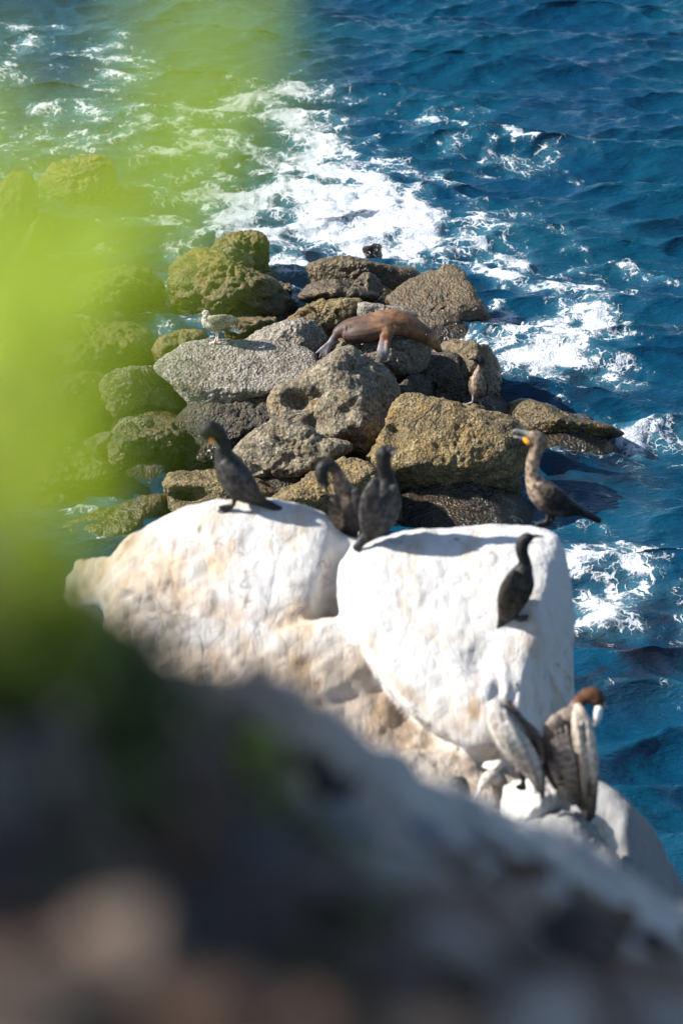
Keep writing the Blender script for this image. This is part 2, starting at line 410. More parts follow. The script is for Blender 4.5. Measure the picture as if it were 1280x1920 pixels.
    t.put(t.b.inputs['Base Color'], t.mix(fm, deep, (0.64, 0.67, 0.70)))
    t.put(t.b.inputs['Roughness'], t.math('ADD', 0.04, t.math('MULTIPLY', fm, 0.8)))
    t.b.inputs['IOR'].default_value = 1.333
    rm = t.n('ShaderNodeMapping'); rm.inputs['Scale'].default_value = (0.42, 1.0, 1.0); rm.inputs['Rotation'].default_value = (0, 0, math.radians(9)); t.put(rm.inputs['Vector'], p)
    rip = t.noise(rm.outputs[0], 15.0, 4, 0.62, 0.25)
    b1 = t.bump(rip, 0.9, 0.045)
    b2 = t.bump(t.math('ADD', fm, t.math('MULTIPLY', t.math('MULTIPLY', fm, n3), 1.2)), 0.7, 0.04, b1)
    t.put(t.b.inputs['Normal'], b2)
    return add_obj('sea', me, t.m, kind='structure')

# ------------------------------------------------------------------ boulders
_ico = {}
def ico(level):
    if level not in _ico:
        bm = bmesh.new(); bmesh.ops.create_icosphere(bm, subdivisions=level, radius=1.0)
        v = np.array([x.co[:] for x in bm.verts]); f = np.array([[y.index for y in x.verts] for x in bm.faces])
        v /= np.linalg.norm(v, axis=1)[:, None]
        bm.free(); _ico[level] = (v, f)
    return _ico[level]

ROCKS = []
def boulder(label, outline, zc, mat, df=None, db=None, planes=(), level=6, amp=0.075, freq=2.4, rough=0.018, dents=(), pits=0.0, p=2.6, q=9.0,
            center=None, name='boulder', group='rocks in the surf', flutes=0.0, cat='rock', facets=6, raw=False):
    """A closed rock: its outline at its own distance and size, with a real depth in front and behind, cut by face planes, then weathered."""
    pts = np.array(outline, float)
    m = 12; dense = []
    for i in range(len(pts)):
        p0, p1, p2, p3 = pts[i - 1], pts[i], pts[(i + 1) % len(pts)], pts[(i + 2) % len(pts)]
        for j in range(m):
            s = j / m
            dense.append(0.5 * ((2 * p1) + (p2 - p0) * s + (2 * p0 - 5 * p1 + 4 * p2 - p3) * s * s + (3 * p1 - p0 - 3 * p2 + p3) * s ** 3))
    dense = np.array(dense)
    cpx = np.array(center, float) if center else (dense.min(0) + dense.max(0)) / 2
    C = at_z(cpx[0], cpx[1], zc)
    rr = ray(*cpx); w = -rr / np.linalg.norm(rr)
    R = np.array([1.0, 0, 0]); R = R - w * (R @ w); R /= np.linalg.norm(R); U = np.cross(w, R)
    dep = (C - CAMP) @ np.array([0, CT, -ST]); mpp = dep / FPX
    rel = (dense - cpx) * np.array([1, -1]) * mpp
    ang = np.arctan2(rel[:, 1], rel[:, 0]); rad = np.hypot(rel[:, 0], rel[:, 1])
    o = np.argsort(ang); ang, rad = ang[o], rad[o]
    A = np.linspace(-np.pi, np.pi, 361)
    Rr = np.interp(A, ang, rad, period=2 * np.pi)
    ker = np.array([1, 2, 3, 2, 1.0]); ker /= ker.sum()
    Rr = np.convolve(np.concatenate([Rr[-3:-1], Rr, Rr[1:3]]), ker, 'valid')
    wid = (rel[:, 0].max() - rel[:, 0].min()) / 2; hei = (rel[:, 1].max() - rel[:, 1].min()) / 2
    df = df or 0.75 * min(wid, hei * 1.6); db = db or 0.9 * min(wid, hei * 1.6)
    d, f = ico(level)
    phi = np.arctan2(d[:, 1], d[:, 0]); s = np.hypot(d[:, 0], d[:, 1])
    ta = s / np.interp(phi, A, Rr); tc = np.where(d[:, 2] > 0, d[:, 2] / df, -d[:, 2] / db)
    k = (ta ** p + tc ** p) ** (q / p)
    D = d[:, :1] * R + d[:, 1:2] * U + d[:, 2:] * w
    for (pp, n) in planes:
        n = np.array(n, float); n /= np.linalg.norm(n)
        X = C + ((pp[0] - cpx[0]) * R - (pp[1] - cpx[1]) * U) * mpp + w * pp[2]
        h = max((X - C) @ n, 0.03)
        k = k + (np.clip(D @ n, 0, None) / h) ** q
    off = sum(ord(c) for c in label) * 0.37
    if facets:
        r = k ** (-1 / q); rs = np.random.RandomState(int(off * 100) % 9973)
        for _ in range(facets):
            n = rs.normal(size=3); n /= np.linalg.norm(n); n = n if n @ w > -0.3 else -n
            h = ((D * r[:, None]) @ n).max() * rs.uniform(0.83, 0.95)
            k = k + (np.clip(D @ n, 0, None) / h) ** (q * 1.35)
    r = k ** (-1 / q) * (1.07 if facets else 1.0)
    P = C + D * r[:, None]
    # weathering along the radial direction
    sz = min(wid, hei)
    Q = P + off
    disp = amp * sz * 2 * fbm(Q * freq, 4) * 0.55 + rough * 1.6 * fbm(Q * 6.5, 3) + rough * fbm(Q * 15, 3)
    disp -= amp * sz * 0.9 * np.clip(fbm(Q * freq * 1.5 + 9, 2, ridged=True) - 0.9, 0, 1)
    if pits:
        pn = fbm(Q * np.array([4.5, 4.5, 5.5]), 2)
        disp -= pits * sstep(0.12, 0.5, pn)
    if flutes:
        disp -= flutes * np.clip(fbm(Q * np.array([9, 3.5, 2.2]), 3), 0, 1)
    P = P + D * disp[:, None]
    px, py = to_px(P); face = D @ w
    for (a, b, ra, rb, dd) in dents:
        g = np.exp(-(((px - a) / ra) ** 2 + ((py - b) / rb) ** 2)) * sstep(-0.1, 0.25, face)
        P = P - (w * dd)[None, :] * g[:, None]
    if raw: return P, f
    me = mesh_from(name, P - C, f)
    ob = add_obj(name, me, M[mat] if isinstance(mat, str) else mat, label=label, cat=cat, group=group, loc=C)
    bv = BVHTree.FromPolygons([tuple(x) for x in P[::1]], [tuple(x) for x in f]) if level <= 6 else None
    ROCKS.append((ob, bv, C, wid))
    return ob

UPW = (0, 0.0, 1)
# back row, by the breaking wave
boulder('dark olive knob of rock at the foot of the white surf', [(370, 478), (400, 455), (440, 440), (485, 431), (514, 440), (523, 465), (516, 500), (505, 520), (470, 520), (420, 505)], 0.35, 'olive', amp=0.13, pits=0.07, facets=9)
boulder('large rounded olive and brown rock behind the gull', [(325, 525), (335, 490), (375, 467), (415, 470), (445, 500), (500, 518), (532, 548), (562, 575), (535, 590), (450, 597), (370, 600), (330, 570)], 0.40, 'olive', amp=0.13, pits=0.07, facets=9)
boulder('small pale grey rock on the shoulder of the olive rock', [(415, 480), (435, 462), (462, 463), (478, 482), (470, 503), (440, 505), (420, 498)], 0.55, 'grey', level=5)
boulder('small brown stone in the tide gap', [(510, 545), (520, 530), (540, 532), (548, 550), (530, 558)], 0.15, 'brown', level=4)
boulder('long low brown rock nearest the surf', [(560, 520), (575, 498), (620, 486), (680, 482), (735, 488), (775, 500), (785, 520), (755, 545), (690, 555), (610, 550), (565, 540)], 0.22, 'wetbrown', amp=0.05)
boulder('brown two humped rock behind the sea lion', [(560, 560), (568, 540), (590, 526), (625, 524), (655, 540), (690, 540), (715, 552), (712, 572), (660, 575), (600, 572)], 0.30, 'wetbrown', level=5, amp=0.07)
boulder('knob of tan rock between the low brown rocks', [(648, 535), (660, 517), (685, 511), (706, 520), (718, 545), (700, 562), (662, 560)], 0.33, 'wetbrown', level=5)
boulder('broad wet rock with a peak behind the sea lion\'s head', [(712, 575), (735, 550), (765, 525), (805, 503), (850, 485), (888, 489), (898, 515), (918, 550), (926, 595), (918, 648), (870, 655), (800, 640), (745, 610)], 0.35, 'wetbrown',
        planes=[((800, 560, 0.0), (-0.1, -0.42, 0.9)), ((900, 610, 0.15), (0.55, -0.8, -0.05))], amp=0.06, pits=0.03)
boulder('tiny dark rock awash in the foam', [(674, 478), (684, 464), (708, 460), (726, 470), (722, 484), (695, 488)], 0.06, 'dark', level=4)
boulder('pitted olive ridge behind the sea lion\'s hind end', [(515, 605), (545, 582), (600, 569), (650, 562), (680, 572), (690, 600), (660, 630), (600, 645), (550, 630)], 0.55, 'brown', pits=0.16, amp=0.05)
boulder('low pitted rock beside the gull', [(425, 612), (440, 590), (480, 586), (520, 588), (540, 605), (510, 632), (460, 648), (430, 640)], 0.45, 'olive', level=5, pits=0.12)
boulder('pale smooth slab against the sea lion\'s back', [(645, 595), (665, 568), (715, 572), (765, 578), (790, 595), (740, 612), (680, 615)], 0.72, 'palegrey', level=5, amp=0.03)
# the middle: the gull's rock, the sea lion's rocks
boulder('grey rounded rock under the sea lion\'s hind flippers', [(455, 645), (500, 616), (560, 602), (598, 610), (614, 638), (608, 670), (592, 700), (550, 705), (500, 680)], 0.80, 'palegrey', amp=0.04)
boulder('big barnacled grey rock that the gull stands on', [(296, 690), (328, 660), (360, 641), (420, 637), (500, 640), (556, 650), (582, 668), (586, 695), (560, 725), (528, 742), (480, 760), (430, 772), (395, 782), (368, 775), (352, 745), (320, 712)], 0.80, 'palegrey',
        planes=[((440, 700, 0.10), (0.0, -0.36, 0.93)), ((450, 752, 0.18), (0.1, -0.85, -0.5))], amp=0.03, rough=0.016, df=0.55, db=0.9, facets=2)
boulder('large dented grey rock in the middle of the pile', [(508, 755), (520, 728), (556, 714), (592, 692), (622, 668), (655, 655), (690, 672), (730, 698), (744, 728), (738, 775), (730, 815), (700, 845), (640, 850), (580, 835), (530, 805)], 0.65, 'smoothgrey',
        amp=0.05, df=0.62, facets=3, dents=[(560, 755, 26, 20, 0.20), (588, 792, 18, 22, 0.16), (650, 770, 14, 12, 0.08), (660, 690, 22, 6, 0.07), (628, 830, 50, 8, 0.12), (600, 740, 10, 9, 0.06), (720, 770, 16, 30, 0.18)])
boulder('small grey stone wedged under the sea lion\'s belly', [(618, 668), (632, 650), (655, 642), (680, 650), (695, 678), (670, 692), (635, 690)], 0.88, 'grey', level=5, amp=0.03)
boulder('round dark boulder under the sea lion\'s chest', [(667, 662), (684, 640), (720, 630), (768, 627), (800, 638), (816, 660), (808, 684), (780, 700), (740, 706), (700, 696), (676, 680)], 0.82, 'grey', amp=0.03, rough=0.012, facets=0, df=0.38, planes=[((790, 660, 0.1), (0.85, -0.5, 0.2))])
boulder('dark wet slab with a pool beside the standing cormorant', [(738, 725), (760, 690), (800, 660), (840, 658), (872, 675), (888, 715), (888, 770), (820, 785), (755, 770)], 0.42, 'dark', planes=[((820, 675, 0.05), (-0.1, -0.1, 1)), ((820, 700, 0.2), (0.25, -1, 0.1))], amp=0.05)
boulder('brown rock beside the swirl of foam, right of the cormorant', [(800, 670), (830, 645), (875, 640), (922, 655), (950, 685), (964, 718), (958, 755), (900, 775), (840, 760), (805, 715)], 0.38, 'wetbrown', amp=0.06, planes=[((920, 700, 0.1), (0.75, -0.6, 0.1))])
# the front row
boulder('sloping tan ledge left of the middle rock', [(438, 850), (478, 812), (520, 788), (560, 798), (600, 818), (650, 832), (660, 860), (600, 880), (550, 895), (500, 915), (460, 890)], 0.50, 'smoothgrey', amp=0.06, pits=0.05)
boulder('largest front rock with sunlit top and deep shaded face', [(700, 860), (728, 815), (738, 765), (765, 741), (805, 745), (855, 760), (905, 768), (955, 777), (985, 800), (990, 850), (978, 900), (974, 1000), (900, 1060), (760, 1070), (695, 1030), (690, 920)], 0.40, 'brown',
        planes=[((860, 842, 0.30), (-0.05, -0.5, 0.87)), ((860, 868, 0.40), (0.05, -0.86, -0.5))], amp=0.045, df=0.75, db=0.8, rough=0.02, center=(845, 880), dents=[(740, 800, 14, 40, 0.15)])
boulder('tan front rock with a hollow, behind the preening cormorant', [(508, 930), (540, 885), (590, 866), (640, 845), (690, 840), (725, 862), (742, 900), (760, 1010), (680, 1075), (560, 1060), (508, 990)], 0.30, 'brown',
        planes=[((640, 870, 0.1), (-0.1, -0.45, 0.9)), ((640, 905, 0.30), (0.1, -0.95, -0.2))], amp=0.07, pits=0.08)
boulder('low tan rock with a dark sea hollow', [(293, 915), (325, 888), (390, 881), (450, 885), (500, 905), (520, 940), (490, 975), (400, 985), (320, 975), (295, 945)], 0.25, 'brown', amp=0.05, dents=[(352, 930, 34, 14, 0.32), (460, 912, 12, 10, 0.12)])
boulder('low olive rock running into the water at far left', [(110, 1005), (140, 978), (200, 955), (270, 935), (320, 930), (340, 965), (310, 1010), (230, 1040), (140, 1045)], 0.02, 'olive', amp=0.06)
boulder('long low wet rock reaching out into the sea', [(945, 790), (960, 758), (985, 750), (1030, 763), (1080, 784), (1130, 795), (1164, 816), (1140, 842), (1080, 855), (1010, 850), (960, 825)], 0.04, 'olive', amp=0.04, df=0.4, db=0.4, p=2.2)
boulder('tan knob under the standing cormorant\'s feet', [(858, 775), (864, 760), (885, 755), (905, 760), (915, 775), (900, 790), (872, 790)], 0.62, 'brown', level=5)
# left, behind the blurred leaves
boulder('grey slab with a sunlit edge left of the gull\'s rock', [(190, 725), (225, 695), (280, 688), (318, 703), (346, 740), (354, 775), (320, 790), (250, 790), (200, 765)], 0.50, 'grey', planes=[((270, 745, 0.2), (0, -0.9, -0.2))], amp=0.13, pits=0.07, facets=9)
boulder('mossy rock just behind the gull\'s rock', [(280, 660), (315, 628), (365, 617), (385, 635), (350, 665), (300, 690)], 0.55, 'olive', level=5)
boulder('small tan rock in the shaded gap at left', [(208, 825), (232, 788), (270, 790), (306, 797), (303, 822), (272, 850), (225, 862)], 0.22, 'grey', level=5)
boulder('small tan rock half seen behind the leaves', [(150, 850), (170, 815), (205, 810), (220, 840), (190, 870), (160, 875)], 0.18, 'grey', level=5)
boulder('tan rock awash at upper left', [(75, 350), (100, 312), (145, 290), (205, 302), (235, 345), (200, 385), (120, 400), (80, 385)], 0.22, 'brown', amp=0.13, pits=0.07, facets=9)
boulder('dark rock at the left edge beyond the leaves', [(-30, 410), (0, 350), (40, 325), (75, 350), (88, 400), (60, 450), (0, 460)], 0.30, 'olive', level=5)
boulder('weedy rock at the left edge under the leaves', [(15, 500), (45, 440), (75, 408), (98, 430), (90, 490), (50, 530)], 0.2, 'olive', level=5)
boulder('low dark rock cut by the left edge of the photo', [(-60, 650), (-20, 590), (30, 580), (60, 610), (40, 660), (-20, 690)], 0.25, 'olive', level=5)
boulder('long dark rock deep behind the leaves at left', [(20, 780), (80, 730), (160, 700), (200, 720), (180, 780), (100, 810), (40, 820)], 0.15, 'olive', amp=0.13, pits=0.07, facets=9)

boulder('dark wet rock in the shade under the gull\'s rock', [(340, 790), (380, 745), (470, 735), (530, 745), (540, 830), (490, 885), (410, 895), (345, 870)], 0.28, 'dark', db=0.9, df=0.3)  # dark-coloured filler standing in for the shadowed gap
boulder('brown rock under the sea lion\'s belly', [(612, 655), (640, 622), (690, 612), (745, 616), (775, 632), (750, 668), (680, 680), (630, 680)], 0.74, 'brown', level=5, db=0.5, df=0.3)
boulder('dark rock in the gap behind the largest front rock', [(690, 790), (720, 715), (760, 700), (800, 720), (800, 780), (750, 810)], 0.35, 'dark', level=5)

boulder('broad olive rock left of the gull\'s rock behind the leaves', [(40, 660), (110, 615), (210, 600), (290, 625), (300, 665), (240, 700), (140, 715), (60, 705)], 0.32, 'olive', db=0.9, amp=0.13, pits=0.07, facets=9)
boulder('brown rock in the shade below the grey slab at left', [(190, 800), (240, 770), (320, 775), (360, 800), (365, 860), (310, 900), (220, 900), (180, 860)], 0.2, 'wetbrown', db=0.8, df=0.3, amp=0.13, pits=0.07, facets=9)
boulder('olive rock by the water behind the leaves at lower left', [(20, 900), (80, 850), (170, 850), (230, 880), (225, 920), (140, 945), (50, 945)], 0.15, 'olive', amp=0.13, pits=0.07, facets=9)
boulder('olive rock behind the leaves, level with the brown two toned rock', [(120, 560), (180, 510), (260, 500), (310, 530), (300, 580), (220, 605), (140, 600)], 0.22, 'olive', db=0.8, amp=0.13, pits=0.07, facets=9)

def build_reef():
    xs = np.arange(-5.2, 3.6, 0.06); ys = np.arange(20.5, 38, 0.06)
    gx, gy = np.meshgrid(xs, ys); P = np.stack([gx.ravel(), gy.ravel(), np.zeros(gx.size)], 1)
    z = np.full(gx.size, -0.7)
    for ob, bv, C, wid in ROCKS:
        r = wid * 1.0
        d = np.hypot(P[:, 0] - C[0], P[:, 1] - C[1]) / r
        z = np.maximum(z, min(0.38, 0.16 + C[2] * 0.5) - 0.45 * d ** 2)
    z = z + 0.09 * fbm(P * 2.2, 4)
    z[np.array((gx.ravel() < xs[1]) | (gx.ravel() > xs[-2]) | (gy.ravel() < ys[1]) | (gy.ravel() > ys[-2]))] = -0.9
    P[:, 2] = np.maximum(z, -0.75)
    nx = len(xs); idx = np.arange(P.shape[0]).reshape(len(ys), nx)
    F = np.stack([idx[:-1, :-1], idx[:-1, 1:], idx[1:, 1:], idx[1:, :-1]], -1).reshape(-1, 4)
    add_obj('reef', mesh_from('reef', P, F), M['dark'], kind='structure')
build_reef()
SHORE = list(ROCKS)
sea = build_sea()

# ------------------------------------------------------------------ white headland
WG = 'rocks of the white headland'
LOBES = []
LOBES.append(boulder('broad white guano covered rock with shaded right face', [(632, 1060), (655, 1022), (730, 996), (830, 985), (950, 978), (1035, 984), (1056, 1005), (1073, 1065), (1084, 1150), (1088, 1250), (1086, 1340), (1060, 1405), (1000, 1425), (900, 1425), (840, 1395), (770, 1340), (715, 1280), (690, 1230), (650, 1180), (628, 1120)], 3.55, 'white',
        planes=[((850, 1200, 0.34), (-0.12, -0.66, 0.74)), ((1004, 1150, 0.34), (0.82, -0.50, 0.24)), ((850, 1010, 0.0), (0.0, -0.18, 1.0))], df=0.75, db=1.0, amp=0.025, freq=1.6, rough=0.004, p=3.0, q=12, group=WG, facets=0,
        dents=[(905, 1235, 26, 30, 0.07), (640, 1120, 30, 60, 0.12), (960, 1290, 10, 60, 0.05), (990, 1300, 8, 50, 0.05), (935, 1300, 8, 40, 0.04), (1000, 1340, 60, 30, 0.05)], raw=True))
LOBES.append(boulder('humped white rock with tan stains, left of the broad white one', [(205, 1080), (235, 1020), (285, 988), (345, 960), (420, 945), (500, 946), (570, 958), (622, 985), (634, 1020), (630, 1060), (608, 1115), (596, 1180), (550, 1250), (440, 1290), (330, 1270), (245, 1200), (205, 1130)], 3.60, 'white',
        planes=[((430, 1080, 0.28), (-0.08, -0.62, 0.78)), ((615, 1060, 0.2), (0.9, -0.35, 0.1))], df=0.6, db=0.9, amp=0.03, rough=0.005, group=WG, facets=2, dents=[(480, 1030, 70, 16, 0.02), (330, 1110, 40, 20, 0.04)], raw=True))
LOBES.append(boulder('tan white rock filling the crevice between the two big white rocks', [(560, 1050), (590, 1000), (625, 992), (660, 1008), (690, 1015), (720, 1040), (730, 1150), (700, 1260), (620, 1270), (570, 1190)], 3.56, 'whitetan', amp=0.03, rough=0.006, group=WG, df=0.13, db=0.6, facets=0, raw=True))
LOBES.append(boulder('low pale shoulder of rock at the headland\'s left end', [(130, 1075), (155, 1038), (200, 1022), (255, 1008), (285, 1040), (315, 1115), (290, 1200), (210, 1205), (145, 1150)], 3.52, 'whitetan', amp=0.06, group=WG, raw=True))
LOBES.append(boulder('apron', [(180, 1200), (260, 1150), (400, 1160), (520, 1175), (640, 1160), (720, 1240), (690, 1330), (520, 1360), (330, 1340), (220, 1280)], 3.40, 'white', df=0.22, db=0.5, amp=0.05, rough=0.01, facets=0,
        planes=[((430, 1215, 0.10), (0.0, -0.62, 0.78))], raw=True))
boulder('rounded white rock the left pelican stands on', [(915, 1520), (945, 1488), (1000, 1466), (1042, 1470), (1066, 1500), (1070, 1545), (1052, 1575), (1015, 1600), (960, 1600), (920, 1570)], 3.30, 'white', amp=0.04, group=WG, df=0.25, db=0.3)
boulder('white knob of rock below the right pelican', [(1075, 1560), (1090, 1535), (1118, 1525), (1135, 1545), (1152, 1585), (1142, 1605), (1110, 1615), (1080, 1600)], 3.15, 'whitetan', level=5, amp=0.05, group=WG, df=0.15, db=0.25)
boulder('grey shaded rock slope dropping to the sea at right', [(1040, 1560), (1080, 1510), (1130, 1480), (1160, 1490), (1210, 1540), (1290, 1615), (1420, 1740), (1460, 1950), (1250, 1950), (1100, 1800), (1040, 1680)], 2.35, 'shadegrey', df=0.4, db=0.6, amp=0.05, rough=0.02, group=WG, planes=[((1092, 1505, -0.03), (0.80, -0.32, 0.50))])
boulder('bluish grey rock under the white knob', [(900, 1600), (960, 1560), (1060, 1530), (1110, 1560), (1150, 1620), (1220, 1700), (1250, 1820), (1050, 1850), (920, 1760)], 2.95, 'shadegrey', df=0.3, db=0.5, amp=0.04, group=WG)
boulder('small white stone beside the crouching brown bird', [(905, 1440), (918, 1426), (938, 1428), (948, 1440), (935, 1450), (912, 1450)], 3.28, 'white', level=4, group=WG)

def ledge_height(P):
    x, y = P[:, 0], P[:, 1]; Q = np.stack([x, y, 0 * x], 1)
    z = 3.17 - 0.04 * (y - 13) - 0.16 * (x + 0.2) + 0.42 * np.clip(y - 13.45, 0, 1.3) * sstep(0.9, 0.2, x) + 0.08 * fbm(Q * 0.9, 3) + 0.03 * fbm(Q * 3.2, 3)
    return z + 0.05 * fbm(Q * np.array([1.1, 2.4, 1]) + 4, 3, ridged=True)

def build_headland():
    """One continuous weathered mass: the lobes fused with the ledge they grow out of."""
    xs = np.arange(-2.7, 2.35, 0.05); ys = np.arange(9.0, 16.4, 0.05)
    gx, gy = np.meshgrid(xs, ys); P = np.stack([gx.ravel(), gy.ravel(), np.zeros(gx.size)], 1)
    x, y = P[:, 0], P[:, 1]; z = ledge_height(P)
    rx = 1.36 + 0.10 * fbm(P * 1.3, 3)
    drop = 7.5 * np.clip(x - rx, 0, None) + 6 * np.clip(-1.52 + 0.1 * fbm(P * 1.1 + 6, 2) - x, 0, None) + 4.5 * np.clip(y - 14.6, 0, None)
    P[:, 2] = np.maximum(z - drop + 0.15 * np.clip(drop, 0, 1) * fbm(P * 3, 3), -0.6)
    n = len(P); nx, ny = len(xs), len(ys); idx = np.arange(n).reshape(ny, nx)
    F = [tuple(a) for a in np.stack([idx[:-1, :-1], idx[:-1, 1:], idx[1:, 1:], idx[1:, :-1]], -1).reshape(-1, 4)]
    lo = P.copy(); lo[:, 2] = -1.0
    F += [tuple(int(b) + n for b in reversed(a)) for a in F[:]]
    rim = list(idx[0, :]) + list(idx[1:, -1]) + list(idx[-1, -2::-1]) + list(idx[-2:0:-1, 0])
    F += [(rim[k], rim[k - 1], rim[k - 1] + n, rim[k] + n) for k in range(len(rim))]
    V = [P, lo]; o = 2 * n
    for (p, f) in LOBES:
        V.append(p); F += [tuple(int(b) + o for b in a) for a in f]; o += len(p)
    V = np.vstack(V)
    me = bpy.data.meshes.new('tmp'); me.from_pydata(V.tolist(), [], [tuple(int(b) for b in a) for a in F]); me.update()
    ob = bpy.data.objects.new('tmp', me); COL.objects.link(ob)
    md = ob.modifiers.new('r', 'REMESH'); md.mode = 'VOXEL'; md.voxel_size = 0.024; md.use_smooth_shade = True
    sm = ob.modifiers.new('s', 'SMOOTH'); sm.factor = 0.5; sm.iterations = 7
    out = bpy.data.meshes.new_from_object(ob.evaluated_get(bpy.context.evaluated_depsgraph_get()))
    bpy.data.objects.remove(ob); bpy.data.meshes.remove(me)
    m = len(out.vertices); co = np.empty(m * 3); out.vertices.foreach_get('co', co); co = co.reshape(-1, 3)
    no = np.empty(m * 3); out.vertices.foreach_get('normal', no); no = no.reshape(-1, 3)
    px, py = to_px(co)
    flute = np.exp(-((px - 985) / 75) ** 4 - ((py - 1340) / 95) ** 4)
    d = 0.007 * fbm(co * 5, 4) + 0.006 * fbm(co * 16, 3) - 0.05 * flute * np.clip(fbm(co * np.array([13, 9, 3.0]), 3), 0, 1)
    d -= 0.016 * np.clip(fbm(co * np.array([3.2, 2.0, 2.0]) + 3, 3, ridged=True) - 1.05, 0, 1)
    zl = ledge_height(co)
    zs = 3.60 - 0.74 * np.clip(co[:, 0] - 0.2, 0, 0.62)
    nb = 0.16 * fbm(co * 3.0, 3)
    sand = np.maximum(sstep(0.30, 0.02, co[:, 2] - zl + nb), sstep(0.10, -0.08, co[:, 2] - zs + nb * 0.7)) * sstep(0.1, 0.5, no[:, 2])
    d = d + sand * (0.012 * fbm(co * 9, 3) - 0.02 * np.clip(fbm(co * 7 + 8, 2) - 0.25, 0, 1))
    co = co + no * d[:, None]
    out.vertices.foreach_set('co', co.ravel()); out.update()
    set_attr(out, 'sand', sand)
    out.polygons.foreach_set('use_smooth', np.ones(len(out.polygons), bool))
    out.name = 'headland_rock'
    add_obj('headland_rock', out, M['headland'], label='white guano covered headland rock with two big lobes and a tan sandy ledge', cat='rock', group=WG)
    return BVHTree.FromPolygons([tuple(a) for a in co], [tuple(p.vertices) for p in out.polygons])
LEDGE = build_headland()

def hit(px, py, fallback=None):
    """the first rock surface that the sight line through a pixel meets"""
    d = ray(px, py); d = Vector(d / np.linalg.norm(d)); best = None
    for bv in [r[1] for r in ROCKS if r[1]] + [LEDGE]:
        h = bv.ray_cast(Vector(CAMP), d)
        if h[0] is not None and (best is None or h[3] < best[1]): best = (np.array(h[0]), h[3])
    return best[0] if best else fallback

# ------------------------------------------------------------------ animals
def catmull(P, m):
    P = np.asarray(P, float); out = []
    E = np.vstack([2 * P[0] - P[1], P, 2 * P[-1] - P[-2]])
    for i in range(1, len(E) - 2):
        for j in range(m):
            s = j / m; p0, p1, p2, p3 = E[i - 1], E[i], E[i + 1], E[i + 2]
            out.append(0.5 * (2 * p1 + (p2 - p0) * s + (2 * p0 - 5 * p1 + 4 * p2 - p3) * s * s + (3 * p1 - p0 - 3 * p2 + p3) * s ** 3))
    out.append(P[-1]); return np.array(out)

